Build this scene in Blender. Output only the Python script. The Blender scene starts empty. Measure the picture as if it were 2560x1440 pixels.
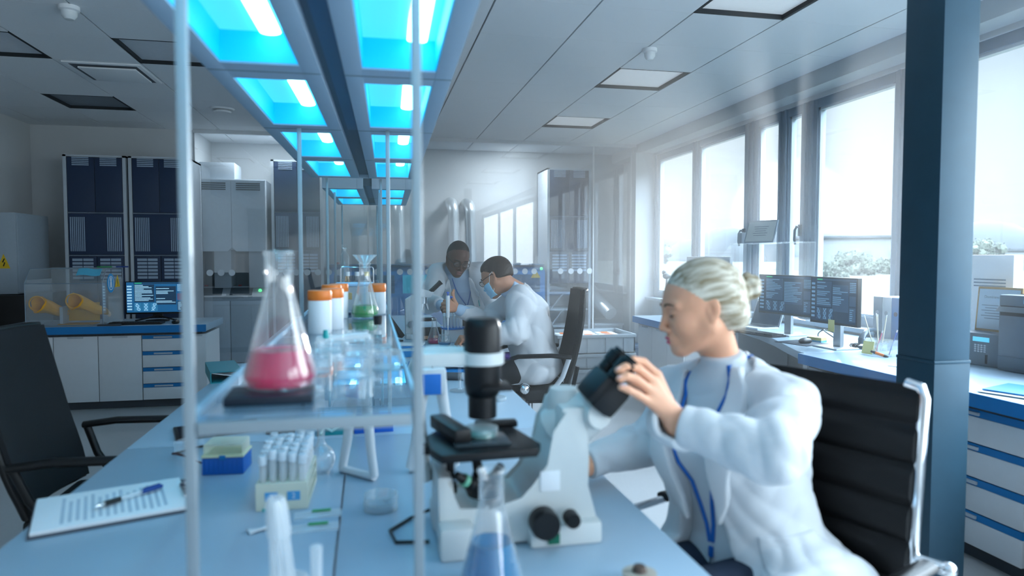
import bpy, bmesh, math, random
import numpy as np
from mathutils import Vector as V, Matrix, Euler
from math import sin, cos, pi, radians as RD, sqrt, atan2
random.seed(7)
SC = bpy.context.scene
COL = SC.collection
# ---------------------------------------------------------------- camera
cd = bpy.data.cameras.new('camera')
cam = bpy.data.objects.new('camera', cd); COL.objects.link(cam)
cam.location = (0, 0, 1.33)
cam.rotation_euler = (RD(90 - 2.6943), 0, RD(-11.7825))
cd.sensor_width = 36; cd.lens = 1700 * 36 / 2560
cd.clip_start = .02; cd.clip_end = 600
cd.dof.use_dof = True; cd.dof.focus_distance = 4.9; cd.dof.aperture_fstop = 2.2
cd.dof.aperture_blades = 0
SC.camera = cam
# ---------------------------------------------------------------- view
vs = SC.view_settings
vs.view_transform = 'Standard'; vs.look = 'None'; vs.gamma = 1; vs.use_curve_mapping = False
vs.exposure = 0.5
SC.cycles.use_denoising = True
SC.cycles.use_adaptive_sampling = True; SC.cycles.adaptive_threshold = .015
SC.cycles.max_bounces = 14; SC.cycles.transparent_max_bounces = 32
SC.cycles.diffuse_bounces = 4; SC.cycles.glossy_bounces = 4; SC.cycles.transmission_bounces = 10
SC.cycles.caustics_reflective = False; SC.cycles.caustics_refractive = False
SC.cycles.sample_clamp_indirect = 6
# ---------------------------------------------------------------- sky
SUN = V((0.5575, 0.8284, 0.054)).normalized()
wd = bpy.data.worlds.new('sky'); SC.world = wd; wd.use_nodes = True
nt = wd.node_tree; N = nt.nodes; Lk = nt.links; N.clear()
def nd(t, **kw):
    n = N.new(t)
    for k, v in kw.items(): setattr(n, k, v)
    return n
out = nd('ShaderNodeOutputWorld'); bg = nd('ShaderNodeBackground')
tc = nd('ShaderNodeTexCoord'); sx = nd('ShaderNodeSeparateXYZ')
Lk.new(tc.outputs['Generated'], sx.inputs[0])
rp = nd('ShaderNodeValToRGB'); cr = rp.color_ramp
mr = nd('ShaderNodeMapRange'); mr.inputs[1].default_value = -.2; mr.inputs[2].default_value = 1
Lk.new(sx.outputs[2], mr.inputs[0]); Lk.new(mr.outputs[0], rp.inputs[0])
# elevation ramp: bright haze at the horizon, thin cloud, unseen upper sky raised to light the room
st = [(0.0, (.50, .54, .52)), (.15, (.54, .59, .58)), (.17, (.43, .53, .58)), (.26, (.42, .54, .61)), (.415, (.37, .51, .63)), (.50, (13.0, 16.6, 19.8)), (1.0, (14.2, 18.2, 21.8))]
cr.elements[0].position = 0; cr.elements[0].color = st[0][1] + (1,)
cr.elements[1].position = 1; cr.elements[1].color = st[-1][1] + (1,)
for p, c in st[1:-1]:
    e = cr.elements.new(p); e.color = c + (1,)
nz = nd('ShaderNodeTexNoise'); nz.inputs['Scale'].default_value = 2.2; nz.inputs['Detail'].default_value = 7; nz.inputs['Roughness'].default_value = .55
mp = nd('ShaderNodeMapping'); mp.inputs['Scale'].default_value = (1, 1, 3.2)
Lk.new(tc.outputs['Generated'], mp.inputs[0]); Lk.new(mp.outputs[0], nz.inputs[0])
cl = nd('ShaderNodeMapRange'); cl.inputs[1].default_value = .47; cl.inputs[2].default_value = .68; cl.inputs[3].default_value = 0; cl.inputs[4].default_value = .75
Lk.new(nz.outputs[0], cl.inputs[0])
mx = nd('ShaderNodeMix', data_type='RGBA', blend_type='SCREEN'); Lk.new(cl.outputs[0], mx.inputs[0])
Lk.new(rp.outputs[0], mx.inputs[6]); mx.inputs[7].default_value = (.36, .34, .31, 1)
mx.clamp_result = False
# glow of the low sun
dt = nd('ShaderNodeVectorMath', operation='DOT_PRODUCT'); dt.inputs[1].default_value = SUN
nn = nd('ShaderNodeVectorMath', operation='NORMALIZE'); Lk.new(tc.outputs['Generated'], nn.inputs[0]); Lk.new(nn.outputs[0], dt.inputs[0])
g1 = nd('ShaderNodeMapRange', interpolation_type='SMOOTHERSTEP'); g1.inputs[1].default_value = .93; g1.inputs[2].default_value = 1; g1.inputs[3].default_value = 0; g1.inputs[4].default_value = .22
g2 = nd('ShaderNodeMapRange', interpolation_type='SMOOTHERSTEP'); g2.inputs[1].default_value = .9965; g2.inputs[2].default_value = .99985; g2.inputs[3].default_value = 0; g2.inputs[4].default_value = 3
Lk.new(dt.outputs['Value'], g1.inputs[0]); Lk.new(dt.outputs['Value'], g2.inputs[0])
ga = nd('ShaderNodeMath', operation='ADD'); Lk.new(g1.outputs[0], ga.inputs[0]); Lk.new(g2.outputs[0], ga.inputs[1])
gm = nd('ShaderNodeMix', data_type='RGBA', blend_type='ADD'); gm.inputs[0].default_value = 1
Lk.new(mx.outputs[2], gm.inputs[6])
gc = nd('ShaderNodeMix', data_type='RGBA', blend_type='MIX'); gc.inputs[6].default_value = (0, 0, 0, 1); gc.inputs[7].default_value = (.95, .98, 1, 1); gc.clamp_factor = False
Lk.new(ga.outputs[0], gc.inputs[0]); Lk.new(gc.outputs[2], gm.inputs[7])
Lk.new(gm.outputs[2], bg.inputs[0]); bg.inputs[1].default_value = 1.0
Lk.new(bg.outputs[0], out.inputs[0])
# ---------------------------------------------------------------- lights
def lamp(name, typ, energy, col, loc=(0, 0, 0), rot=(0, 0, 0), **kw):
    l = bpy.data.lights.new(name, typ); l.energy = energy; l.color = col
    for k, v in kw.items(): setattr(l, k, v)
    o = bpy.data.objects.new(name, l); COL.objects.link(o); o.location = loc; o.rotation_euler = rot
    return o
sun = lamp('sun', 'SUN', 2.2, (.93, .97, 1), angle=RD(1.2))
sun.rotation_euler = SUN.to_track_quat('Z', 'Y').to_euler()
# daylight portals, one in each window opening (they only guide the sampling of the sky)
for nm, y0, y1 in (('window_daylight', 4.1, 8.3), ('window_daylight_near', .1, 3.9), ('window_daylight_rear', -4.9, -.1)):
    o = lamp(nm, 'AREA', 1, (1, 1, 1), (3.72, (y0 + y1) / 2, 1.72), (0, RD(90), 0), shape='RECTANGLE', size=1.78, size_y=y1 - y0)
    o.data.cycles.is_portal = True
# area lamps added inside three unseen window openings to fill camera-facing surfaces
for y0, y1 in ((-4.7, -2.3), (-1.9, -.2), (.2, 2.0)):
    lamp('daylight_rear', 'AREA', 26 * (y1 - y0), (.80, .92, 1), (3.59, (y0 + y1) / 2, 1.72), (0, RD(90), 0), shape='RECTANGLE', size=1.64, size_y=y1 - y0)
# added area lamps brightening the room behind the glass, hidden by the top rail
lamp('back_room_fill', 'AREA', 22, (.86, .95, 1), (1.80, 8.59, 2.774), (0, 0, 0), shape='RECTANGLE', size=.30, size_y=.15)
lamp('back_room_fill', 'AREA', 15, (.86, .95, 1), (-.98, 8.59, 2.774), (0, 0, 0), shape='RECTANGLE', size=1.1, size_y=.15)
# ---------------------------------------------------------------- materials
def lin(c):
    if isinstance(c, str):
        c = tuple(int(c[i:i + 2], 16) / 255 for i in (0, 2, 4))
    return tuple(x / 12.92 if x <= .04045 else ((x + .055) / 1.055) ** 2.4 for x in c)
MATS = {}
def mat(name, col, rough=.5, metal=0, var=.06, scale=30, bump=0, spec=.5, coat=0, emit=0, stretch=None, contrast=0, sss=0, sheen=0, alpha=1, col2=None, trans=0, ior=1.45):
    if name in MATS: return MATS[name]
    m = bpy.data.materials.new(name); m.use_nodes = True
    t = m.node_tree; b = t.nodes['Principled BSDF']
    c = lin(col)
    b.inputs['Roughness'].default_value = rough; b.inputs['Metallic'].default_value = metal
    b.inputs['Specular IOR Level'].default_value = spec; b.inputs['Coat Weight'].default_value = coat
    b.inputs['IOR'].default_value = ior
    if sss:
        b.inputs['Subsurface Weight'].default_value = sss; b.inputs['Subsurface Radius'].default_value = (.012, .004, .002); b.inputs['Subsurface Scale'].default_value = .6
    if sheen: b.inputs['Sheen Weight'].default_value = sheen
    if alpha < 1: b.inputs['Alpha'].default_value = alpha
    if trans: b.inputs['Transmission Weight'].default_value = trans
    tc = t.nodes.new('ShaderNodeTexCoord'); nz = t.nodes.new('ShaderNodeTexNoise')
    nz.inputs['Scale'].default_value = scale; nz.inputs['Detail'].default_value = 4
    if stretch:
        mp = t.nodes.new('ShaderNodeMapping'); mp.inputs['Scale'].default_value = stretch
        t.links.new(tc.outputs['Object'], mp.inputs[0]); t.links.new(mp.outputs[0], nz.inputs[0])
    else: t.links.new(tc.outputs['Object'], nz.inputs[0])
    nzo = nz.outputs[0]
    if contrast:
        cm = t.nodes.new('ShaderNodeMapRange'); cm.inputs[1].default_value = .5 - contrast; cm.inputs[2].default_value = .5 + contrast; t.links.new(nzo, cm.inputs[0]); nzo = cm.outputs[0]
    mx = t.nodes.new('ShaderNodeMix'); mx.data_type = 'RGBA'
    c2 = lin(col2) if col2 else tuple(min(1, x * (1 + var) + .004 * var) for x in c)
    c1 = c if col2 else tuple(x * (1 - var) for x in c)
    mx.inputs[6].default_value = c1 + (1,); mx.inputs[7].default_value = c2 + (1,)
    t.links.new(nzo, mx.inputs[0]); t.links.new(mx.outputs[2], b.inputs['Base Color'])
    if emit:
        t.links.new(mx.outputs[2], b.inputs['Emission Color']); b.inputs['Emission Strength'].default_value = emit
    if bump:
        bp = t.nodes.new('ShaderNodeBump'); bp.inputs['Strength'].default_value = bump; bp.inputs['Distance'].default_value = .002
        t.links.new(nz.outputs[0], bp.inputs['Height']); t.links.new(bp.outputs[0], b.inputs['Normal'])
    MATS[name] = m
    return m
def glassmat(name, tint=(1, 1, 1), edge=.55, base=.04, rough=.02, edgecol=(.9, .97, 1), body=0.0, power=2.2, fill=.35):
    """thin-walled glass: clear straight through, glossy and whiter where the wall turns away"""
    if name in MATS: return MATS[name]
    m = bpy.data.materials.new(name); m.use_nodes = True
    t = m.node_tree; t.nodes.clear(); n = t.nodes.new
    o = n('ShaderNodeOutputMaterial'); tr = n('ShaderNodeBsdfTransparent'); gl = n('ShaderNodeBsdfGlossy'); df = n('ShaderNodeBsdfDiffuse'); tl = n('ShaderNodeBsdfTranslucent')
    tr.inputs[0].default_value = tint + (1,); gl.inputs[0].default_value = (1, 1, 1, 1); gl.inputs[1].default_value = rough
    df.inputs[0].default_value = edgecol + (1,); tl.inputs[0].default_value = edgecol + (1,)
    lw = n('ShaderNodeLayerWeight'); lw.inputs[0].default_value = .5
    pw = n('ShaderNodeMath'); pw.operation = 'POWER'; pw.inputs[1].default_value = power; t.links.new(lw.outputs['Facing'], pw.inputs[0])
    mr = n('ShaderNodeMapRange'); mr.inputs[3].default_value = base; mr.inputs[4].default_value = edge; t.links.new(pw.outputs[0], mr.inputs[0])
    nz = n('ShaderNodeTexNoise'); nz.inputs['Scale'].default_value = 14
    ad = n('ShaderNodeMath'); ad.operation = 'MULTIPLY_ADD'; ad.inputs[1].default_value = .06; ad.inputs[2].default_value = rough; t.links.new(nz.outputs[0], ad.inputs[0])
    if rough > .03: t.links.new(ad.outputs[0], gl.inputs[1])
    m1 = n('ShaderNodeMixShader'); t.links.new(mr.outputs[0], m1.inputs[0]); t.links.new(tr.outputs[0], m1.inputs[1]); t.links.new(gl.outputs[0], m1.inputs[2])
    last = m1
    if body:
        ms = n('ShaderNodeMixShader'); ms.inputs[0].default_value = .5; t.links.new(df.outputs[0], ms.inputs[1]); t.links.new(tl.outputs[0], ms.inputs[2])
        mb = n('ShaderNodeMath'); mb.operation = 'MULTIPLY_ADD'; mb.inputs[1].default_value = body; mb.inputs[2].default_value = body * fill; t.links.new(pw.outputs[0], mb.inputs[0])
        m2 = n('ShaderNodeMixShader'); t.links.new(mb.outputs[0], m2.inputs[0]); t.links.new(m1.outputs[0], m2.inputs[1]); t.links.new(ms.outputs[0], m2.inputs[2]); last = m2
    t.links.new(last.outputs[0], o.inputs[0])
    MATS[name] = m
    return m
def liquid(name, col, mixin=.35):
    """clear coloured liquid: tinted straight-through light plus a little scattering and surface gloss"""
    if name in MATS: return MATS[name]
    m = bpy.data.materials.new(name); m.use_nodes = True
    t = m.node_tree; t.nodes.clear(); n = t.nodes.new
    o = n('ShaderNodeOutputMaterial'); tr = n('ShaderNodeBsdfTransparent'); tl = n('ShaderNodeBsdfTranslucent'); df = n('ShaderNodeBsdfDiffuse'); gl = n('ShaderNodeBsdfGlossy')
    c = lin(col); nz = n('ShaderNodeTexNoise'); nz.inputs['Scale'].default_value = 40
    mc = n('ShaderNodeMix'); mc.data_type = 'RGBA'; mc.inputs[6].default_value = tuple(x * .9 for x in c) + (1,); mc.inputs[7].default_value = tuple(min(1, x * 1.1) for x in c) + (1,)
    t.links.new(nz.outputs[0], mc.inputs[0])
    tr.inputs[0].default_value = tuple(x ** .6 for x in c) + (1,); gl.inputs[1].default_value = .03
    t.links.new(mc.outputs[2], tl.inputs[0]); t.links.new(mc.outputs[2], df.inputs[0])
    a = n('ShaderNodeMixShader'); a.inputs[0].default_value = .5; t.links.new(tl.outputs[0], a.inputs[1]); t.links.new(df.outputs[0], a.inputs[2])
    b = n('ShaderNodeMixShader'); b.inputs[0].default_value = mixin; t.links.new(tr.outputs[0], b.inputs[1]); t.links.new(a.outputs[0], b.inputs[2])
    fr = n('ShaderNodeFresnel'); fr.inputs[0].default_value = 1.3
    e = n('ShaderNodeMixShader'); t.links.new(fr.outputs[0], e.inputs[0]); t.links.new(b.outputs[0], e.inputs[1]); t.links.new(gl.outputs[0], e.inputs[2])
    t.links.new(e.outputs[0], o.inputs[0])
    MATS[name] = m
    return m

# ---------------------------------------------------------------- mesh helper
class MB:
    def __init__(s): s.bm = bmesh.new(); s.M = Matrix.Identity(4)
    def _v(s, co): return s.bm.verts.new(s.M @ V(co))
    def _f(s, vs, mi=0):
        try:
            f = s.bm.faces.new(vs); f.material_index = mi; return f
        except ValueError: return None
    def box(s, c, d, rz=0, bev=0, mi=0, rot=None, seg=2):
        R = (rot.to_matrix() if rot else Matrix.Rotation(rz, 3, 'Z'))
        c = V(c); h = [x / 2 for x in d]
        vs = [s._v(c + R @ V((i * h[0], j * h[1], k * h[2]))) for i in (-1, 1) for j in (-1, 1) for k in (-1, 1)]
        fs = [s._f([vs[q] for q in f], mi) for f in ((0, 1, 3, 2), (4, 6, 7, 5), (0, 4, 5, 1), (2, 3, 7, 6), (0, 2, 6, 4), (1, 5, 7, 3))]
        if bev:
            es = list({e for f in fs for e in f.edges})
            r = bmesh.ops.bevel(s.bm, geom=es, offset=min(bev, min(d) * .48), segments=seg, profile=.6, affect='EDGES')
            for f in r['faces']: f.material_index = mi
        return s
    def bb(s, x0, x1, y0, y1, z0, z1, bev=0, mi=0):
        return s.box(((x0 + x1) / 2, (y0 + y1) / 2, (z0 + z1) / 2), (abs(x1 - x0), abs(y1 - y0), abs(z1 - z0)), bev=bev, mi=mi)
    def tube(s, pts, r, seg=12, mi=0, caps=True, closed=False, flat=None):
        pts = [V(p) for p in pts]; n = len(pts)
        rs = list(r) if isinstance(r, (list, tuple)) else [r] * n
        rings = []; up = None
        for i, p in enumerate(pts):
            if closed: t = pts[(i + 1) % n] - pts[i - 1]
            else: t = pts[min(i + 1, n - 1)] - pts[max(i - 1, 0)]
            t = t.normalized() if t.length > 1e-9 else V((0, 0, 1))
            if up is None:
                up = V((0, 0, 1)) if abs(t.z) < .9 else V((1, 0, 0))
                if flat: up = V(flat)
            a = t.cross(up)
            if a.length < 1e-6: a = t.cross(V((0, 1, 0)))
            a.normalize(); b = a.cross(t).normalized(); up = b if not flat else up
            ra, rb = (rs[i] if isinstance(rs[i], tuple) else (rs[i], rs[i]))
            rings.append([s._v(p + a * ra * cos(2 * pi * k / seg) + b * rb * sin(2 * pi * k / seg)) for k in range(seg)])
        m = n if closed else n - 1
        for i in range(m):
            A, B = rings[i], rings[(i + 1) % n]
            for k in range(seg): s._f([A[k], A[(k + 1) % seg], B[(k + 1) % seg], B[k]], mi)
        if caps and not closed:
            s._f(rings[0][::-1], mi); s._f(rings[-1], mi)
        return s
    def cyl(s, p0, p1, r, r1=None, seg=24, mi=0, caps=True):
        return s.tube([p0, p1], [r, r if r1 is None else r1], seg, mi, caps)
    def lathe(s, prof, c=(0, 0, 0), seg=32, mi=0, axis=None):
        c = V(c); R = V((0, 0, 1)).rotation_difference(V(axis)).to_matrix() if axis is not None else Matrix.Identity(3)
        rings = []
        for r, z in prof:
            if r < 1e-6: rings.append([s._v(c + R @ V((0, 0, z)))])
            else: rings.append([s._v(c + R @ V((r * cos(2 * pi * k / seg), r * sin(2 * pi * k / seg), z))) for k in range(seg)])
        for A, B in zip(rings, rings[1:]):
            for k in range(seg):
                k2 = (k + 1) % seg
                if len(A) == 1 and len(B) == 1: continue
                if len(A) == 1: s._f([A[0], B[k2], B[k]], mi)
                elif len(B) == 1: s._f([A[k], A[k2], B[0]], mi)
                else: s._f([A[k], A[k2], B[k2], B[k]], mi)
        return s
    def prism(s, poly, h0, h1, mi=0, M=None, bev=0):
        M = M or Matrix.Identity(4)
        a = [s._v(M @ V((x, y, h0))) for x, y in poly]; b = [s._v(M @ V((x, y, h1))) for x, y in poly]
        n = len(poly)
        fs = [s._f(a[::-1], mi), s._f(b, mi)] + [s._f([a[i], a[(i + 1) % n], b[(i + 1) % n], b[i]], mi) for i in range(n)]
        if bev:
            es = list({e for f in fs if f for e in f.edges})
            r = bmesh.ops.bevel(s.bm, geom=es, offset=bev, segments=2, profile=.6, affect='EDGES')
            for f in r['faces']: f.material_index = mi
        return s
    def sph(s, c, r, seg=20, mi=0, rot=None):
        r = r if isinstance(r, (tuple, list)) else (r,) * 3
        R = rot.to_matrix() if rot else Matrix.Identity(3); c = V(c); rings = []
        n = max(6, seg // 2)
        for i in range(n + 1):
            th = pi * i / n
            if i in (0, n): rings.append([s._v(c + R @ V((0, 0, r[2] * cos(th))))])
            else: rings.append([s._v(c + R @ V((r[0] * sin(th) * cos(2 * pi * k / seg), r[1] * sin(th) * sin(2 * pi * k / seg), r[2] * cos(th)))) for k in range(seg)])
        for A, B in zip(rings, rings[1:]):
            for k in range(seg):
                k2 = (k + 1) % seg
                if len(A) == 1: s._f([A[0], B[k], B[k2]], mi)
                elif len(B) == 1: s._f([A[k2], A[k], B[0]], mi)
                else: s._f([A[k], B[k], B[k2], A[k2]], mi)
        return s
    def quad(s, a, b, c, d, mi=0): s._f([s._v(a), s._v(b), s._v(c), s._v(d)], mi); return s
    def sheet(s, grid, thick=0, mi=0):
        """grid of points [rows][cols] -> surface (optionally with thickness)"""
        P = [[V(p) for p in r] for r in grid]
        R, Cc = len(P), len(P[0])
        vs = [[s._v(p) for p in r] for r in P]
        for i in range(R - 1):
            for j in range(Cc - 1): s._f([vs[i][j], vs[i][j + 1], vs[i + 1][j + 1], vs[i + 1][j]], mi)
        if thick:
            bot = []
            for i in range(R):
                row = []
                for j in range(Cc):
                    du = P[min(i + 1, R - 1)][j] - P[max(i - 1, 0)][j]; dv = P[i][min(j + 1, Cc - 1)] - P[i][max(j - 1, 0)]
                    n = dv.cross(du); n = n.normalized() if n.length > 1e-9 else V((0, 0, 1))
                    row.append(s._v(P[i][j] - n * thick))
                bot.append(row)
            for i in range(R - 1):
                for j in range(Cc - 1): s._f([bot[i][j], bot[i + 1][j], bot[i + 1][j + 1], bot[i][j + 1]], mi)
            ring = [(0, j) for j in range(Cc)] + [(i, Cc - 1) for i in range(1, R)] + [(R - 1, j) for j in range(Cc - 2, -1, -1)] + [(i, 0) for i in range(R - 2, 0, -1)]
            for a, b in zip(ring, ring[1:] + ring[:1]):
                s._f([vs[a[0]][a[1]], bot[a[0]][a[1]], bot[b[0]][b[1]], vs[b[0]][b[1]]], mi)
        return s
    def out(s, name, mats, parent=None, ang=38, world=False, smooth=True):
        if not isinstance(mats, (list, tuple)): mats = [mats]
        if world and parent is not None: s.bm.transform(basis(parent).inverted())
        bmesh.ops.recalc_face_normals(s.bm, faces=s.bm.faces)
        me = bpy.data.meshes.new(name); s.bm.to_mesh(me); s.bm.free()
        for m in mats: me.materials.append(m)
        if smooth:
            me.polygons.foreach_set('use_smooth', [True] * len(me.polygons)); me.set_sharp_from_angle(angle=RD(ang))
        o = bpy.data.objects.new(name, me); COL.objects.link(o)
        if parent is not None: o.parent = parent
        return o
def basis(o): return Matrix.LocRotScale(o.location, o.rotation_euler, o.scale)
def tag(o, label=None, cat=None, group=None, kind=None):
    if label: o['label'] = label
    if cat: o['category'] = cat
    if group: o['group'] = group
    if kind: o['kind'] = kind
    return o
def thing(name, label, cat, loc=(0, 0, 0), rz=0, group=None):
    o = bpy.data.objects.new(name, None); COL.objects.link(o); o.location = loc; o.rotation_euler = (0, 0, rz); o.empty_display_size = .1
    return tag(o, label, cat, group)
def struct(name, mb, m, parent=None, label=None, **kw):
    o = mb.out(name, m, parent, **kw)
    if parent is None: o['kind'] = 'structure'
    if label: o['label'] = label
    return o
def dup(root, loc=None, rz=None, label=None, group=None):
    r = root.copy(); COL.objects.link(r)
    if loc is not None: r.location = loc
    if rz is not None: r.rotation_euler = (0, 0, rz)
    if label: r['label'] = label
    if group: r['group'] = group
    for ch in list(root.children):
        c = ch.copy(); COL.objects.link(c); c.parent = r
        for g in list(ch.children):
            d = g.copy(); COL.objects.link(d); d.parent = c
    return r
def at(o, loc=None, rz=0):
    if loc is not None: o.location = loc
    o.rotation_euler = (0, 0, rz); return o
def arc(c, r, a0, a1, n, plane='xz'):
    res = []
    for i in range(n + 1):
        a = RD(a0 + (a1 - a0) * i / n); u, v = r * cos(a), r * sin(a)
        res.append((c[0] + u, c[1], c[2] + v) if plane == 'xz' else (c[0] + u, c[1] + v, c[2]) if plane == 'xy' else (c[0], c[1] + u, c[2] + v))
    return res
def text(body, size, loc, rot, m, name, parent, depth=.0004, align='CENTER'):
    cu = bpy.data.curves.new(name, 'FONT'); cu.body = body; cu.size = size; cu.align_x = align; cu.align_y = 'CENTER'; cu.extrude = depth
    t = bpy.data.objects.new(name, cu); COL.objects.link(t)
    dg = bpy.context.evaluated_depsgraph_get(); me = bpy.data.meshes.new_from_object(t.evaluated_get(dg))
    bpy.data.objects.remove(t); me.name = name
    o = bpy.data.objects.new(name, me); COL.objects.link(o); o.location = loc; o.rotation_euler = rot; o.parent = parent
    me.materials.clear(); me.materials.append(m)
    return o
# ---------------------------------------------------------------- common materials
M_wall = mat('wall_paint', 'c9ccce', .75, var=.03, scale=5, bump=.05)
M_ceil = mat('ceiling_tile', 'e6e9ec', .85, var=.04, scale=90, bump=.1)
M_floor = mat('vinyl_floor', 'aeb0b2', .42, var=.08, scale=60)
M_white = mat('white_laminate', 'd6dade', .38, var=.03, scale=20)
M_grey = mat('grey_plastic', '8b959e', .45)
M_lgrey = mat('light_grey_metal', 'b4bcc3', .4)
M_dgrey = mat('dark_grey_plastic', '3a4148', .45)
M_black = mat('black_plastic', '07090c', .42, var=.2)
M_blackr = mat('black_rubber', '14171b', .6, var=.2)
M_mesh = mat('black_mesh_fabric', '0c0f13', .8, var=.5, scale=260, bump=.4)
M_leather = mat('black_leather', '06080b', .5, var=.2, scale=120, bump=.2, spec=.35)
M_chrome = mat('chrome', 'e6eaee', .08, 1, var=.02)
M_alu = mat('brushed_aluminium', 'c2c8cd', .35, .6, var=.06, stretch=(4, 4, 90))
M_post = mat('white_post', '8f9ba2', .4, .15, var=.04)
M_steel = mat('dark_steel_paint', '254556', .45, .2, var=.12, scale=14, bump=.1)
M_frame = mat('window_frame_paint', '7b8d9c', .45, .15, var=.06)
M_bench = mat('bench_laminate', '9db5c7', .3, var=.04, scale=10, spec=.45)
M_blue = mat('blue_edge_band', '0074b4', .5, var=.05)
M_navy = mat('navy_panel', '293a56', .4, var=.08)
M_navyl = mat('navy_panel_vent', 'a5b8cc', .5)
M_glass = glassmat('clear_glass', (1, 1, 1), .8, .05, .02, body=.22, fill=.12)
M_glasst = glassmat('clear_plastic', (.97, .99, 1), .6, .06, .05, body=.42, fill=.14)
M_pane = glassmat('window_pane', (.985, .995, 1), .9, .035, .0, power=4)
M_shelf = glassmat('acrylic_shelf', (.80, .92, .98), .8, .10, .0, power=3)
M_tube = glassmat('frosted_plastic', (.97, .99, 1), .35, .06, .2, edgecol=(.95, .98, 1), body=.55, fill=.8)
M_paper = mat('paper', 'e4e9ee', .8, var=.02)
M_ink = mat('printed_ink', '6d7c8c', .7)
M_cap = mat('orange_cap', 'e8792a', .4)
M_teal = mat('teal_plastic', '12a5a8', .35)
M_yellow = mat('sticky_note_yellow', 'e3d98a', .8)
M_wyellow = mat('warning_yellow', 'e6c02a', .5)
# ================================================================= ROOM
XS = [.71 + .597 * k for k in range(-8, 6)]        # tile joints across
YS = [5.05 + .612 * k for k in range(-17, 8)]
XL, XR, YB, YF = -3.66, 3.42, 8.45, -5.2
struct('floor', MB().bb(-3.8, 3.85, YF - .1, 9.5, -.12, 0), M_floor)
LIGHT_CELLS = {}
def cell(xi, yi): return (min(range(len(XS)), key=lambda i: abs(XS[i] - xi)), min(range(len(YS)), key=lambda i: abs(YS[i] - yi)))
LIT = [cell(1.904, 5.05), cell(1.904, 3.214), cell(1.904, 6.886)]
DARK = [cell(-1.678, 5.05), cell(-2.872, 6.886), cell(-2.872, 5.05)]
m = MB()
for i in range(-1, len(XS)):
    x0 = XS[i] if i >= 0 else XL - .1; x1 = XS[i + 1] if i + 1 < len(XS) else XR + .05
    x0 = max(x0, XL - .1); x1 = min(x1, XR + .05)
    if x1 - x0 < .02: continue
    for j in range(len(YS) - 1):
        if (i, j) in LIT or (i, j) in DARK: continue
        y1 = min(YS[j + 1], 9.4) if j < len(YS) - 2 else 9.4
        m.bb(x0 + .0055, x1 - .0055, YS[j] + .0014, y1 - .0014, 2.78, 2.80)
m.bb(XL - .1, XR + .05, YF - .1, 9.4, 2.845, 2.9, mi=1)
struct('ceiling', m, [M_ceil, mat('ceiling_void', '59636c', .9)])
M_lens = mat('opal_light_panel', 'e6eaec', .5, emit=.16); M_recess = mat('recess_side', '20262b', .7); M_dlens = mat('unlit_panel', '7f8892', .5)
M_llens = mat('pale_unlit_panel', 'd6dae0', .5)
for (i, j), lens, lb in [(LIT[0], M_lens, 'square recessed ceiling light panel in the middle of the row of three by the windows'), (LIT[1], M_lens, 'nearest square recessed ceiling light panel, cut by the top edge, left of the steel column'), (LIT[2], M_lens, 'farthest square recessed ceiling light panel on the window side, above the crates'),
                     (DARK[0], M_llens, 'square unlit ceiling panel with a black rim just left of the front rack post'), (DARK[1], M_dlens, 'square grey unlit ceiling panel above the dark tall cabinets'), (DARK[2], M_llens, 'square unlit ceiling panel at the left edge of the photo')]:
    t = thing('ceiling_light_panel', lb, 'ceiling light', ((XS[i] + XS[i + 1]) / 2, (YS[j] + YS[j + 1]) / 2, 2.78), 0, 'square ceiling panels')
    w, d = .597 / 2, .612 / 2
    f = MB(); e = .016; up = .034
    f.bb(-w, -w + e, -d, d, 0, up); f.bb(w - e, w, -d, d, 0, up); f.bb(-w, w, d - e, d, 0, up); f.bb(-w, w, -d, -d + e, 0, up)
    f.out('frame', M_recess, t)
    MB().bb(-w + e, w - e, -d + e, d - e, .026, .038).out('light_diffuser', lens, t)
# walls
struct('wall_left', MB().bb(XL - .15, XL, YF, 9.4, 0, 2.8), M_wall)
struct('wall_front', MB().bb(XL - .15, 3.8, YF - .15, YF, 0, 2.8), M_wall)
struct('wall_back', MB().bb(XL - .15, 3.8, 9.35, 9.5, 0, 2.8).bb(XL, -1.97, 8.5, 9.35, 0, 2.8), M_wall)
m = MB().bb(3.6, 3.75, YF, 9.4, 0, .78).bb(3.6, 3.75, YF, 9.4, 2.62, 2.8).bb(XR, 3.62, YF, 9.4, 2.655, 2.8)
m.bb(3.6, 3.75, 8.3, 9.4, .7, 2.7).bb(3.6, 3.75, YF, -4.9, .7, 2.7)
struct('wall_right', m, M_wall)
struct('trim_1', MB().bb(3.36, 3.6, 8.30, 8.43, .0, 2.66), M_wall)     # pier beside the first window
struct('trim_2', MB().bb(3.50, 3.625, -4.9, 8.3, .765, .80, bev=.006), mat('window_sill', '9aa6b0', .4))
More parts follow.
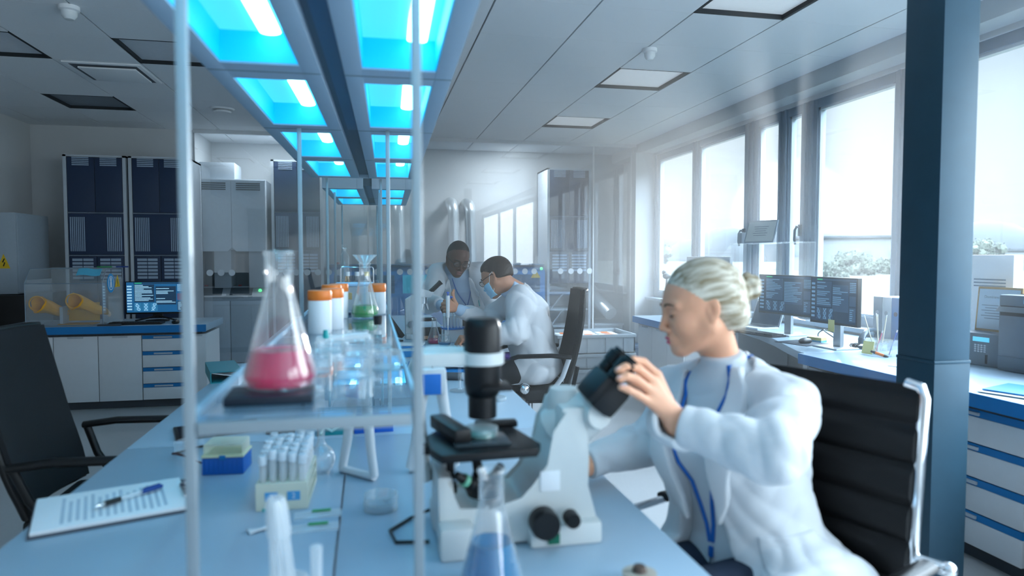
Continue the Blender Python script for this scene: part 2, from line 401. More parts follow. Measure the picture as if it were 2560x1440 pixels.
# windows
BARS = [(8.18, 8.3), (7.08, 7.25), (5.90, 6.14), (5.42, 5.57), (5.03, 5.24), (4.00, 4.18), (2.1, 2.3), (-.1, .1), (-2.2, -2.0), (-4.9, -4.75)]
for k in range(len(BARS) - 1):
    y1, y0 = BARS[k][0], BARS[k + 1][1]
    hi = BARS[k][1] if k == 0 else (BARS[k][0] + BARS[k][1]) / 2
    lo = (BARS[k + 1][0] + BARS[k + 1][1]) / 2
    m = MB()
    m.bb(3.62, 3.70, lo + .001, y0, .78, 2.64, bev=.004).bb(3.62, 3.70, y1, hi - .001, .78, 2.64, bev=.004)
    m.bb(3.62, 3.70, y0, y1, 2.55, 2.64, bev=.004).bb(3.62, 3.70, y0, y1, .78, .875, bev=.004)
    m.bb(3.605, 3.63, lo + .03, lo + .055, .80, 2.62).bb(3.605, 3.63, hi - .055, hi - .03, .80, 2.62)
    # glazing beads
    for a, b in ((y0, y0 + .022), (y1 - .022, y1)): m.bb(3.635, 3.685, a, b, .875, 2.55, mi=1)
    m.bb(3.635, 3.685, y0, y1, 2.53, 2.55, mi=1).bb(3.635, 3.685, y0, y1, .875, .895, mi=1)
    o = struct('window_%d' % (k + 1), m, [M_frame, mat('window_bead', 'b9c6cf', .4)])
    p = MB(); p.bb(3.655, 3.661, y0 + .01, y1 - .01, .88, 2.545); p.out('window_pane', M_pane, o)
    if k in (1, 3):
        h = MB().bb(3.585, 3.62, y0 - .055, y0 - .025, 1.50, 1.60, bev=.004)
        h.tube([(3.595, y0 - .04, 1.575), (3.565, y0 - .04, 1.58), (3.55, y0 - .035, 1.55), (3.55, y0 - .03, 1.47), (3.56, y0 - .03, 1.43)], .010, 10)
        h.out('window_handle', M_dgrey, o)
# steel column
t = thing('steel_column', 'tall dark blue grey boxed steel column standing right of the seated woman', 'column', (2.09, 2.19, 0))
MB().bb(-.078, .078, -.092, .092, 0, .935, bev=.004).out('lower_casing', M_steel, t)
MB().bb(-.076, .076, -.090, .090, .945, 2.78, bev=.004).out('upper_casing', M_steel, t)
MB().bb(-.080, .080, -.094, .094, .933, .947, bev=.005).out('joint_bead', M_steel, t)
# ---------------------------------------------------------------- glass partition
t = thing('glass_partition', 'floor to ceiling glass partition wall with a row of white dots at chest height', 'partition', (.8, YB, 0))
for a, b in ((-2.76, -.83), (-.81, 2.03), (2.05, 2.56)):
    MB().bb(a, b, -.005, .005, .06, 2.74).out('glass_panel', glassmat('partition_glass', (.95, .98, 1), .9, .085, .0, power=3), t)
MB().bb(-2.77, 2.79, -.02, .02, 2.74, 2.78).out('top_rail', M_white, t)
MB().bb(-2.77, 2.79, -.02, .02, 0, .06).out('bottom_rail', M_lgrey, t)
MB().bb(2.031, 2.049, -.008, .008, .06, 2.74).out('joint_strip', M_white, t)
MB().bb(2.565, 2.79, -.06, .06, .06, 2.74).out('end_post', M_wall, t)
M_dot = mat('white_vinyl_dot', 'dbe3ea', .6)
d0 = None
for x in (-1.945, -1.822, -1.70, -1.581, -1.213, -1.092, -.975, -.86, -.735, -.612, -.487, -.366, -.05, .08, .358, .48, .60, .70, 1.80, 1.93, 2.05, 2.40, 2.54, 2.66, 2.79):
    if d0 is None:
        d0 = MB().cyl((0, -.0056, 0), (0, -.0048, 0), .037, seg=28).out('dot_sticker', M_dot, t); o = d0
    else:
        o = d0.copy(); COL.objects.link(o)
    o.location = (x - .8, 0, 1.135)
# ---------------------------------------------------------------- tall navy cabinets
def tall_cabinet(loc, H, label, W=.60, D=.55, low=None, group=None):
    t = thing('tall_cabinet', label, 'cabinet', loc, 0, group)
    s = H / 2.39; w = W / 2
    c = MB().bb(-w, -w + .032, 0, D, 0, H).bb(w - .032, w, 0, D, 0, H).bb(-w, w, 0, D, H - .02, H).bb(-w, w, D - .02, D, 0, H)
    zl = (.98 if low else .04)
    c.bb(-w + .03, w - .03, .03, D - .02, zl, zl + .02)
    c.out('carcass', mat('cabinet_side', 'c4ccd4', .4), t)
    e = w - .034
    def door(x0, x1, z0, z1, nm='door'):
        return MB().bb(x0 + .003, x1 - .003, 0, .022, z0 + .003, z1 - .003, bev=.002).out(nm, M_navy, t)
    mid = mat('cabinet_seam', '8696a8', .5)
    MB().bb(-e, e, .012, .02, 1.785 * s - .005, 1.785 * s + .005).bb(-e, e, .012, .02, 1.335 * s - .005, 1.335 * s + .005).bb(-.003, .003, .015, .023, 1.785 * s, H - .02).out('seam_strip', mid, t)
    for a, b in ((-e, 0), (0, e)):
        d = door(a, b, 1.79 * s, H - .022)
        v = MB()
        for k in range(5): v.box(((a + b) / 2, -.002, (2.285 + .019 * k) * s), (.16, .006, .011))
        v.out('vent', M_navyl, d)
    d = door(-e, e, 1.34 * s, 1.78 * s, 'middle_panel')
    for c0 in (-e + .09, e - .09):
        v = MB()
        for k in range(8): v.box((c0 + (k - 3.5) * .0185, -.002, 1.56 * s), (.009, .006, .36 * s))
        v.out('vent', M_navyl, d)
    for a, b in ((-e, 0), (0, e)):
        z0 = .93 * s if low else .06
        d = door(a, b, z0, 1.33 * s)
        v = MB(); c0 = (a + b) / 2
        for k in range(6):
            for u in (-.052, .052): v.box((c0 + u, -.002, (1.29 - .038 * k) * s), (.096, .006, .026))
        v.out('louvre_grille', M_navyl, d)
    if low:
        r = MB()
        for z in (.84, .62, .40, .18): r.bb(-e, e, .02, D - .03, z - .012, z + .012)
        for z0, z1 in ((.63, .83), (.41, .61)):
            r.tube([(-e + .03, .03, z0), (-e * .3, .03, z1)], .008, 8); r.tube([(e * .25, .03, z0), (e - .03, .03, z1)], .008, 8)
        r.out('open_rack', M_lgrey, t)
    return t
tall_cabinet((-2.83, 7.95, 0), 2.39, 'left dark navy tall cabinet with white louvres, behind the clear glove box', group='tall navy cabinets')
tall_cabinet((-2.205, 7.95, 0), 2.39, 'dark navy tall cabinet standing behind the monitor on the left counter', group='tall navy cabinets')
tall_cabinet((-.86, 8.66, 0), 2.49, 'dark navy tall cabinet behind the glass, beside the white fume cupboard', group='tall navy cabinets')
tall_cabinet((2.58, 8.66, 0), 2.48, 'hazy navy tall cabinet with an open rack below, behind the glass above the crates', W=.60, low=True, group='tall navy cabinets')
# ---------------------------------------------------------------- fume cupboard behind the glass
t = thing('fume_cupboard', 'pale grey two door fume cupboard with slanted control panels behind the glass', 'fume cupboard', (-1.60, 8.60, 0))
b = MB().bb(-.39, .385, .0, .62, 1.40, 2.24, bev=.006); b.out('hood', M_lgrey, t)
for a, c in ((-.385, -.003), (.003, .38)):
    s = -1 if a < 0 else 1
    pl = [(a, 1.385), (c - (.045 if s < 0 else 0), 1.385), (c, 1.43), (c, 2.225), (a, 2.225)] if s < 0 else [(a, 1.43), (a + .045, 1.385), (c, 1.385), (c, 2.225), (a, 2.225)]
    d = MB().prism(pl, -.018, 0, M=Matrix(((1, 0, 0, 0), (0, 0, 1, 0), (0, 1, 0, 0), (0, 0, 0, 1)))).out('door', mat('pale_grey_door', 'd3dce4', .45), t)
    v = MB()
    for k in range(4): v.box(((a + c) / 2, -.019, 2.115 + .024 * k), (.27, .006, .014))
    v.out('vent', M_dgrey, d)
MB().bb(-.36, .03, .06, .5, 2.245, 2.44, bev=.005).out('top_box', mat('pale_grey_door', 'd3dce4', .45), t)
MB().bb(-.39, .385, .30, .62, .94, 1.40).out('back_panel', mat('grey_bay', '7d8890', .5), t)
MB().bb(-.21, -.02, .02, .30, .95, 1.40, bev=.004).bb(.18, .385, .02, .30, .95, 1.40, bev=.004).out('column_panel', M_lgrey, t)
MB().prism([(-.05, .80), (-.05, .845), (.10, .965), (.62, .965), (.62, .80)], -.39, .385, M=Matrix(((0, 0, 1, 0), (1, 0, 0, 0), (0, 1, 0, 0), (0, 0, 0, 1)))).out('console', M_lgrey, t)
sl = Euler((RD(38.7), 0, 0))
for x in (-.25, .09):
    MB().box((x, .022, .908), (.25, .13, .006), rot=sl).out('display', mat('dark_display', '46525c', .25), t)
k = MB()
for x in (-.32, .06): k.box((x, .105, .975), (.035, .035, .016), bev=.003)
k.out('button', mat('red_button', 'a8353c', .4), t)
MB().sph((.30, .03, .915), .021).out('indicator_lamp', mat('green_lamp', '58e08a', .3, emit=1.2), t)
for a, c in ((-.39, -.03), (-.024, .385)):
    MB().bb(a, c, -.05, .55, .06, .80, bev=.005).out('lower_door', mat('pale_grey_door', 'd3dce4', .45), t)
# ---------------------------------------------------------------- blue machine behind the glass
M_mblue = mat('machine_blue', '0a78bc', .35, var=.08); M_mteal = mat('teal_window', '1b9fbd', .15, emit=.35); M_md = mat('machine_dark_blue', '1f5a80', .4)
t = thing('laser_cutting_machine', 'wide blue enclosed machine with a teal window standing along the back wall', 'machine', (.92, 8.66, 0))
MB().prism([(0, .45), (0, 1.10), (.06, 1.18), (.12, 1.205), (.58, 1.205), (.58, .45)], -1.42, 1.33, M=Matrix(((0, 0, 1, 0), (1, 0, 0, 0), (0, 1, 0, 0), (0, 0, 0, 1)))).out('housing', M_mblue, t)
MB().bb(-1.42, 1.33, .02, .58, 1.206, 1.225, bev=.004).out('lid_rim', M_md, t)
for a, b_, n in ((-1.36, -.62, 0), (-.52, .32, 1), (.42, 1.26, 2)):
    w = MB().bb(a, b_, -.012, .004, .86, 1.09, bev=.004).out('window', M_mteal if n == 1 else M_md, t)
MB().bb(-1.42, 1.33, .03, .58, 0, .445).out('base', M_lgrey, t)
for x in (-.9, -.1, .87): MB().bb(x - .22, x + .22, -.03, -.005, .76, .785, bev=.006).out('handle', M_lgrey, t)
MB().cyl((-1.32, .2, 1.225), (-1.32, .2, 1.25), .022).out('stop_button', mat('red_button', 'a8353c', .4), t)
MB().sph((1.28, .0, 1.165), .02).out('indicator_lamp', mat('green_lamp', '58e08a', .3, emit=1.2), t)
MB().prism([(-.065, 0), (.065, 0), (0, .11)], 0, .003, M=Matrix(((1, 0, 0, 1.20), (0, 0, -1, -.0125), (0, 1, 0, 1.045), (0, 0, 0, 1)))).out('warning_sticker', M_wyellow, t)
# ducts
def duct(name, path, r, label, group=None):
    P = [V(p) for p in path]; pts = []; rr = []
    for a, b in zip(P, P[1:]):
        n = max(2, int((b - a).length / .011))
        for k in range(n): pts.append(a.lerp(b, k / n))
    pts.append(P[-1])
    # soften the path
    for _ in range(14): pts = [pts[0]] + [(pts[i - 1] + pts[i] * 2 + pts[i + 1]) / 4 for i in range(1, len(pts) - 1)] + [pts[-1]]
    rr = [r * (1 + (.045 if i % 2 else -.02)) for i in range(len(pts))]
    o = MB().tube(pts, rr, 28).out(name, mat('aluminium_foil_duct', 'e2e7ea', .36, .75, var=.05, scale=60, bump=.5), ang=80)
    return tag(o, label, 'duct', group)
for x, zt, lb in ((.39, 2.02, 'ribbed silver exhaust duct rising left of the standing man, beside the near rack post'), (1.11, 2.03, 'left ribbed silver duct of the pair rising behind the standing man'), (1.335, 2.02, 'right ribbed silver duct of the pair rising behind the standing man')):
    duct('exhaust_duct', [(x, 9.06, 1.236), (x - .012, 9.06, 1.7), (x - .02, 9.06, zt - .08), (x - .03, 9.12, zt), (x - .03, 9.335, zt + .03)], .072, lb, 'silver exhaust ducts')
duct('exhaust_duct', [(3.02, 9.1, .86), (3.05, 8.80, .70), (3.13, 8.56, .56)], .085, 'short silver duct lying tilted behind the glass right of the crates', 'silver exhaust ducts')
o = MB().bb(2.93, 3.32, 8.62, 9.2, 0, .40, bev=.01).bb(2.92, 3.33, 8.60, 9.22, .40, .43, bev=.006).out('equipment_box', M_lgrey); tag(o, 'low grey box behind the glass under the tilted silver duct', 'box')
o = MB().prism([(3.10, 8.06), (3.40, 8.06), (3.40, 8.38), (3.10, 8.38)], 0, .17, bev=.006).prism([(3.09, 8.05), (3.41, 8.05), (3.41, 8.39), (3.09, 8.39)], .17, .20, bev=.006).out('storage_box', mat('blue_box', '2f6f9f', .5)); tag(o, 'low blue lidded box on the floor between crates and window counter', 'box')
# ---------------------------------------------------------------- crates
M_crate = mat('grey_crate', '8d989f', .5)
def crate(loc, h, label, fill=False):
    t = thing('stacking_crate', label, 'crate', loc, 0, 'stacked grey crates')
    w, d = .42, .29
    s = MB().bb(-w, w, -d, -d + .012, 0, h).bb(-w, w, d - .012, d, 0, h).bb(-w, -w + .012, -d, d, 0, h).bb(w - .012, w, -d, d, 0, h).bb(-w, w, -d, d, 0, .012)
    for k in (-.3, -.1, .1, .3): s.bb(k - .006, k + .006, -d - .006, -d, .01, h - .03)
    s.out('body', M_crate, t)
    r = MB().bb(-w - .012, w + .012, -d - .012, -d + .004, h - .032, h, bev=.004).bb(-w - .012, w + .012, d - .004, d + .012, h - .032, h, bev=.004).bb(-w - .012, -w + .004, -d, d, h - .032, h, bev=.004).bb(w - .004, w + .012, -d, d, h - .032, h, bev=.004)
    r.out('rim', M_crate, t)
    return t
crate((2.31, 7.02, 0), .148, 'bottom grey crate of the stack of three in front of the glass')
crate((2.31, 7.02, .15), .158, 'middle grey crate of the stack of three in front of the glass')
crate((2.31, 7.02, .31), .20, 'top grey crate of the stack, open and full of white and orange packets')
for k, (x, y, rz, o_) in enumerate([(2.04, 6.86, .1, 0), (2.27, 6.87, -.1, 1), (2.50, 6.87, .08, 1), (2.05, 7.06, -.1, 1), (2.28, 7.08, .1, 0), (2.51, 7.06, -.06, 1), (2.30, 7.22, .0, 0)]):
    p = thing('packet', ('white paper packet with an orange label' if o_ else 'plain white paper packet') + ' lying in the top grey crate', 'packet', (x, y, .465), rz, ('labelled' if o_ else 'plain') + ' packets in the top crate')
    MB().bb(-.1, .1, -.07, .07, 0, .03, bev=.01).out('pouch', M_paper, p)
    if o_: MB().bb(-.05, .04, -.071, .05, .0295, .032).out('orange_label', M_cap, p)
o = MB().bb(1.92, 2.70, 6.76, 7.28, .325, .464).out('packing_paper', M_paper); tag(o, 'crumpled white packing filling the top grey crate', 'packing paper')
# ---------------------------------------------------------------- ceiling fittings
t = thing('ceiling_vent', 'square white ceiling air vent with a dark slot, left of the front rack post', 'vent', (-1.96, 5.966, 2.78))
MB().bb(-.27, .27, -.28, .28, -.012, 0, bev=.004).out('frame', M_ceil, t)
MB().bb(-.235, .235, -.245, .245, -.0125, -.011).out('slot', mat('vent_slot', '5b6068', .8), t)
MB().bb(-.19, .215, -.20, .2, -.030, -.016, bev=.006).out('deflector_plate', M_ceil, t)
t = thing('air_diffuser', 'round white ceiling diffuser above the pale fume cupboard', 'vent', (-1.41, 7.22, 2.78))
MB().lathe([(0, -.012), (.10, -.012), (.115, 0), (.0, 0)]).out('collar', M_ceil, t)
MB().lathe([(0, -.04), (.075, -.04), (.085, -.028), (.06, -.012), (0, -.012)]).out('disc', M_ceil, t)
for x, y, lb, r in ((-1.70, 4.47, 'white dome detector on the ceiling at the top left corner', .055), (1.934, 4.54, 'small white smoke detector on the ceiling left of the middle light panel', .05)):
    t = thing('smoke_detector', lb, 'smoke detector', (x, y, 2.78), 0, 'ceiling detectors')
    MB().lathe([(0, 0), (r, 0), (r, -.022), (r * .8, -.028), (0, -.028)]).out('base', M_ceil, t)
    MB().lathe([(r * .78, -.028), (r * .74, -.055), (r * .45, -.075), (0, -.08)]).out('dome', mat('pearl_plastic', 'd9dfe2', .25), t)
# electrical box and low black cabinet at the left wall
t = thing('electrical_box', 'pale grey wall mounted electrical box with a yellow warning triangle', 'electrical box', (-3.44, 7.79, .96))
MB().bb(-.215, .09, -.36, .32, 0, .79, bev=.006).out('body', mat('pale_grey_box', 'a9b6c0', .45), t)
MB().bb(.09, .10, -.345, .305, .015, .775, bev=.003).out('door', mat('pale_grey_box', 'a9b6c0', .45), t)
w = MB().prism([(-.055, 0), (.055, 0), (0, .14)], 0, .003, M=Matrix(((1, 0, 0, -.02), (0, 0, -1, -.3605), (0, 1, 0, .25), (0, 0, 0, 1)))).out('warning_sticker', M_wyellow, t)
MB().tube([(-.012, -.365, .345), (-.028, -.365, .31), (-.010, -.365, .307), (-.022, -.365, .272)], .005, 6).out('flash_mark', M_black, w)
t = thing('low_cabinet', 'low black cabinet standing in the far left corner under the electrical box', 'cabinet', (-3.42, 7.75, 0))
MB().bb(-.22, .22, -.5, .5, .0, .955, bev=.006).out('body', M_black, t)
for z in (.25, .6): MB().bb(.221, .228, -.48, .48, z - .15, z + .15, bev=.003).out('drawer', M_blackr, t)
# ---------------------------------------------------------------- outside
M_grass = mat('dry_grass', '3a3a30', .95, col2='31342b', scale=.12)
def outd(o, lb, c, g=None, kind=None): return tag(o, lb, c, g, kind)
o = MB().bb(3.9, 400, -200, 400, -.6, -.3).out('ground', M_grass); o['kind'] = 'structure'
t = thing('industrial_hall', 'long white industrial hall across the field outside the window', 'building', (54, 68, -.3))
R = Euler((0, 0, RD(-40)))
MB().box((0, 0, 1.8), (15, 8, 3.6), rz=RD(-38)).out('walls', mat('white_facade', '5e6162', .8), t)
MB().box((0, 0, 3.7), (15.6, 8.6, .25), rz=RD(-38)).out('roof', mat('grey_roof', '2e3337', .8), t)
w = MB()
for k in range(6):
    c = Matrix.Rotation(RD(-38), 3, 'Z') @ V((-6 + 2.4 * k, -4.02, 1.9)); w.box(c, (.8, .1, .6), rz=RD(-38))
w.out('window_row', mat('far_window', '4f5a62', .4), t)
t = thing('small_house', 'small white house with a dark door outside the far right window', 'house', (70, 63, -.3))
MB().box((0, 0, 1.1), (4, 3.4, 2.2), rz=RD(-50)).out('walls', mat('white_facade', '5e6162', .8), t)
MB().box((0, 0, 2.3), (4.4, 3.8, .25), rz=RD(-50)).out('roof', mat('grey_roof', '2e3337', .8), t)
MB().box(V((0, 0, .9)) + Matrix.Rotation(RD(-50), 3, 'Z') @ V((-.6, -1.72, 0)), (.8, .06, 1.6), rz=RD(-50)).out('door', M_dgrey, t)
def bush(name, loc, rs, label, cat, seed, trunk=0, group=None):
    rnd = random.Random(seed); t = thing(name, label, cat, loc, 0, group)
    b = MB()
    for k in range(70):
        a = rnd.uniform(0, 2 * pi); q = rnd.random() ** .5; z = rnd.uniform(.12, 1)
        k2 = sqrt(max(.05, 1 - (z * .95) ** 2))
        b.sph((rs[0] * q * cos(a) * k2, rs[1] * q * sin(a) * k2, trunk + rs[2] * z * .85), rs[2] * rnd.uniform(.10, .2), 8)
    for v in b.bm.verts: v.co += V((rnd.uniform(-1, 1), rnd.uniform(-1, 1), rnd.uniform(-1, 1))) * rs[2] * .05
    for v in list(b.bm.verts):
        for _ in range(2):        # leaf sprays
            c = v.co + V((rnd.gauss(0, 1), rnd.gauss(0, 1), rnd.gauss(0, 1))) * rs[2] * .05; p = V((rnd.gauss(0, 1), rnd.gauss(0, 1), rnd.gauss(0, 1))).normalized() * .09; q = p.cross(V((rnd.gauss(0, 1), rnd.gauss(0, 1), rnd.gauss(0, 1)))).normalized() * .07
            b.quad(c - p, c + q, c + p, c - q)
    b.out('foliage', mat('grey_green_foliage', '41473c', .9, var=.2, scale=1.3), t)
    MB().cyl((0, 0, -.1), (0, 0, trunk + rs[2] * .4), .12, .07, 8).out('trunk', mat('bark', '3a3530', .9), t)
bush('bush', (40, 50.7, -.3), (2.0, 1.9, 1.9), 'large round grey green bush on the field before the white hall', 'bush', 1, group=None)
bush('bush', (45.5, 53, -.3), (1.7, 1.7, 1.3), 'lower bush right of the large bush outside the window', 'bush', 2)
bush('bush', (35, 47.3, -.3), (1.9, 1.9, 1.1), 'low bush left of the large bush outside the window', 'bush', 5)
bush('tree', (61, 59.3, -.3), (3.0, 3.0, 2.2), 'tree standing just right of the steel column outside', 'tree', 3, trunk=1.2)
bush('tree', (27, 66, -.3), (3.4, 3, 3.2), 'hazy tree seen through the farthest window', 'tree', 4, trunk=.8)
h = MB()
for k in range(14): h.sph((70 + 6 * k + random.uniform(-3, 3), 230 - 7 * k, -3), (14, 14, random.uniform(9, 14)), 16)
o = h.out('hill', mat('hazy_hill', '2a2f33', .95, var=.1, scale=.1)); o['kind'] = 'structure'
# ================================================================= BENCHES
BZ = .76
def lab_table(x0, x1, y0, y1, label, blue=False, group=None):
    t = thing('lab_table', label, 'table', ((x0 + x1) / 2, (y0 + y1) / 2, 0), 0, group)
    w, d = (x1 - x0) / 2, (y1 - y0) / 2
    m = MB().bb(-w, w, -d, d, .722, BZ, bev=.003)
    m.out('tabletop', M_bench, t)
    if blue: MB().bb(-w, w, -d - .003, -d, .722, BZ - .002).out('edge_band', M_blue, t)
    for sx in (-1, 1):
        for sy in (-1, 1): MB().bb(sx * (w - .05) - .02, sx * (w - .05) + .02, sy * (d - .05) - .02, sy * (d - .05) + .02, 0, .722).out('leg', M_lgrey, t)
    MB().bb(-w + .07, w - .07, -.02, .02, .700, .7215).out('apron', M_lgrey, t)
    return t
lab_table(-.712, -.0715, .62, 2.183, 'near left lab table holding the clipboard and tube rack', group='white lab tables')
lab_table(-.0675, .59, .62, 2.183, 'near right lab table carrying the big microscope', group='white lab tables')
lab_table(-.712, -.0715, 2.187, 3.82, 'left lab table with the open teal binder, second in its row', group='white lab tables')
lab_table(-.0675, .59, 2.187, 3.82, 'right lab table with the petri dishes and open folder, second in its row', group='white lab tables')
lab_table(-.69, -.06, 4.11, 6.6, 'far left blue edged lab table under the second canopy', True, 'blue edged lab tables')
lab_table(-.055, .57, 4.11, 6.6, 'far right blue edged lab table where the men work', True, 'blue edged lab tables')
# ================================================================= RACKS
def rack(y0, ys, label):
    t = thing('bench_rack', label, 'shelf rack', (-.09, y0, BZ))
    for y in ys:
        for x in (-.165, .16):
            MB().bb(x - .0075, x + .0075, y - .0075, y + .0075, 0, 1.8085 - BZ, bev=.002).out('post', M_post, t)
    for y in ys:
        MB().bb(-.155, .15, y - .007, y + .007, .312, .331, bev=.002).out('cross_bar', M_post, t)
    for a, b in zip(ys, ys[1:]):
        MB().bb(-.163, .158, a + .004, b - .004, .3315, .3395).out('glass_shelf', M_shelf, t)
        MB().bb(-.168, -.162, a + .01, b - .01, .318, .345).bb(.157, .163, a + .01, b - .01, .318, .345).out('side_rail', mat('pale_blue_rail', '9fcbe2', .3, .2), t)
    return t
rack(1.04, [0, 1.635, 3.31], 'white post rack with glass shelves on the near tables under the lit canopy')
rack(5.30, [0, 1.35], 'far white post rack on the blue edged tables')
# ================================================================= LIGHT CANOPIES
M_can = mat('canopy_white', 'a2b9cc', .5, var=.03); M_chan = mat('canopy_channel', '3c5163', .5)
M_cyan = mat('cyan_light_liner', '00aad8', .5, emit=.38, var=.02)
M_ctop = mat('cyan_light_top', '54d2ee', .5, emit=.50, var=.05, scale=4)
M_ctube = mat('light_tube', '9deaff', .5, emit=6.5, var=.01)
def canopy(y0, n, pitch, label):
    t = thing('light_canopy', label, 'light canopy', (-.1385 + .025 * y0, y0, 1.81), -.025)
    L = n * pitch; wid = .285
    for s, xc in (('l', -.1725), ('r', .1725)):
        h = MB(); x0, x1 = xc - wid / 2, xc + wid / 2; o0, o1 = xc - .095, xc + .095
        h.bb(x0, o0, 0, L, 0, .085, bev=.002).bb(o1, x1, 0, L, 0, .085, bev=.002)
        for k in range(n):
            a = k * pitch
            h.bb(o0, o1, a + .0, a + .075, 0, .085).bb(o0, o1, a + pitch - .075, a + pitch - .004, 0, .085)
        h.bb(x0, x1, 0, L, .085, .095)
        o = h.out('housing', M_can, t)
        for k in range(1, n): MB().bb(x0 + .001, x1 - .001, k * pitch - .006, k * pitch - .001, -.0008, .01).out('joint_line', mat('canopy_joint', '5d6a74', .6), o)
        for k in range(n):
            a, b = k * pitch + .075, (k + 1) * pitch - .075
            l = MB().bb(o0, o0 + .003, a, b, .004, .082).bb(o1 - .003, o1, a, b, .004, .082).bb(o0, o1, a, a + .003, .004, .082).bb(o0, o1, b - .003, b, .004, .082)
            o = l.out('light_box', M_cyan, t)
            MB().bb(o0, o1, a, b, .080, .084).out('light_panel', M_ctop, o)
            xx = xc + (.03 if s == 'l' else .045)
            MB().tube([(xx, a + .02, .074), (xx, b - .02, .074)], [(.026, .008)] * 2, 16).out('light_tube', M_ctube, o)
    c = MB().bb(-.03, .03, .02, L - .01, .022, .09); c.out('centre_channel', M_chan, t)
    MB().bb(-.012, .028, .02, L * .62, .018, .021).out('channel_cover', mat('channel_cover', '20557a', .4), t)
    e = MB().bb(-.03, .03, L - .012, L, .0, .09); e.out('channel_end', M_can, t)
    for y in (.4, L - .4): MB().cyl((0, y, .09), (0, y, .97), .012, seg=10).out('hanger', M_chan, t)
    return t
canopy(.26, 5, .815, 'long white overhead light canopy with cyan lit recesses above the near tables')
canopy(5.0, 2, .80, 'short far light canopy with cyan recesses above the blue edged tables')

# ================================================================= GLASSWARE
def flask(loc, h, rb, rn, fill, lq, label, name='erlenmeyer_flask', neck=.27, group=None, cat='flask', rz=0):
    t = thing(name, label, cat, loc, rz, group)
    zs = h * (1 - neck)
    out_ = [(0, 0), (rb * .9, 0), (rb * .985, .006), (rb, .014), (rb * .985, .026)]
    n = 10
    for k in range(1, n + 1):
        q = k / n; r = rb * .985 + (rn - rb * .985) * (q ** .96); out_.append((r, .026 + (zs - .026) * q))
    out_ += [(rn, h * .96), (rn * 1.12, h * .975), (rn * 1.14, h * .99), (rn * 1.04, h)]
    inn = [(r - .0018, z) for r, z in out_[::-1] if z > .02 and r > .004] + [(rb * .9, .004), (0, .004)]
    MB().lathe(out_ + inn, seg=40).out('glass_body', M_glass, t, ang=60)
    if fill:
        rr = lambda z: np.interp(z, [p[1] for p in out_[3:]], [p[0] for p in out_[3:]]) - .0026
        pr = [(0, .005), (rb * .88, .005), (rb - .0045, .013)] + [(float(rr(z)), z) for z in np.linspace(.016, fill, 8)] + [(float(rr(fill)) * .96, fill - .0006), (0, fill - .0006)]
        MB().lathe(pr, seg=40).out('liquid', liquid(*lq), t, ang=60)
    return t
PINK = ('pink_liquid', 'ff2f80', .72); BLUEL = ('blue_liquid', '00a0de', .9); GREEN = ('green_liquid', '08b858', .85)
SZ = 1.0996
o = MB().bb(-.066, .066, -.050, .050, 0, .016, bev=.005).out('tablet_pad', mat('dark_pad', '0d1c2b', .35)); at(tag(o, 'small dark flat pad under the pink flask on the glass shelf', 'pad'), (-.156, 1.135, SZ), .03)
flask((-.146, 1.165, SZ + .0165), .222, .058, .0215, .062, PINK, 'large conical glass flask of pink liquid at the front of the glass shelf')
flask((-.02, 2.60, SZ), .205, .052, .020, .046, GREEN, 'conical glass flask of green liquid standing farther along the glass shelf')
flask((.197, 1.115, BZ), .212, .054, .021, .088, BLUEL, 'conical glass flask of blue liquid at the bottom edge before the microscope')
t = thing('filter_funnel', 'clear plastic funnel standing in the mouth of the green flask', 'funnel', (-.02, 2.60, SZ + .185))
MB().lathe([(.0, -.02), (.006, -.02), (.009, .01), (.045, .05), (.043, .05), (.0075, .011), (0, -.016)], seg=28).out('cone', M_glasst, t)
# bottles with orange caps
def bottle(loc, h, r, label, group='white bottles with orange caps'):
    t = thing('sample_bottle', label, 'bottle', loc, 0, group)
    MB().lathe([(0, 0), (r * .94, 0), (r, .004), (r, h - .035), (r * .97, h - .028), (0, h - .028)], seg=32).out('body', mat('white_bottle', 'e3e9ee', .45, var=.02), t)
    MB().lathe([(r * 1.0, h - .029), (r * 1.04, h - .026), (r * 1.04, h - .006), (r * .98, h), (0, h)], seg=36).out('cap', M_cap, t)
    return t
for x, y, lb in ((-.148, 2.10, 'front white bottle with an orange cap on the left of the glass shelf'), (-.118, 2.21, 'second white orange capped bottle, tucked right behind the front left one'), (-.135, 2.50, 'third white orange capped bottle, behind the left pair'), (-.115, 2.60, 'fourth white orange capped bottle of the left row, partly hidden by the third')):
    bottle((x, y, SZ), .128, .034, lb)
bottle((.026, 2.74, SZ), .118, .033, 'white orange capped bottle right behind the green flask')
bottle((.030, 2.85, SZ), .118, .033, 'rearmost white orange capped bottle beside the rack post')
# storage box, wire caddy
t = thing('storage_box', 'translucent plastic box with a pale blue lid behind the green flask', 'box', (-.080, 2.98, SZ))
MB().prism([(-.06, -.08), (.085, -.08), (.085, .08), (-.06, .08)], 0, .105, bev=.006).out('body', M_tube, t)
MB().bb(-.066, .092, -.086, .086, .105, .116, bev=.004).out('lid', mat('pale_blue_lid', 'a9c9e8', .4), t)
MB().bb(-.03, .005, -.0832, -.0808, .05, .078).out('label', mat('tan_label', 'd8b27a', .6), t)
o = MB().bb(-.03, .045, -.008, .008, 0, .010, bev=.003).out('marker_pen', M_navy); at(tag(o, 'dark blue pen lying between the bottles and the green flask', 'pen'), (-.117, 2.72, SZ))
t = thing('wire_caddy', 'small wire bottle caddy standing at the back of the near shelf', 'caddy', (-.06, 3.3, SZ))
w = MB()
for y in (-.05, .05): w.tube([(-.075, y, 0), (-.075, y, .17), (-.07, y, .178), (.07, y, .178), (.075, y, .17), (.075, y, 0)], .0025, 8)
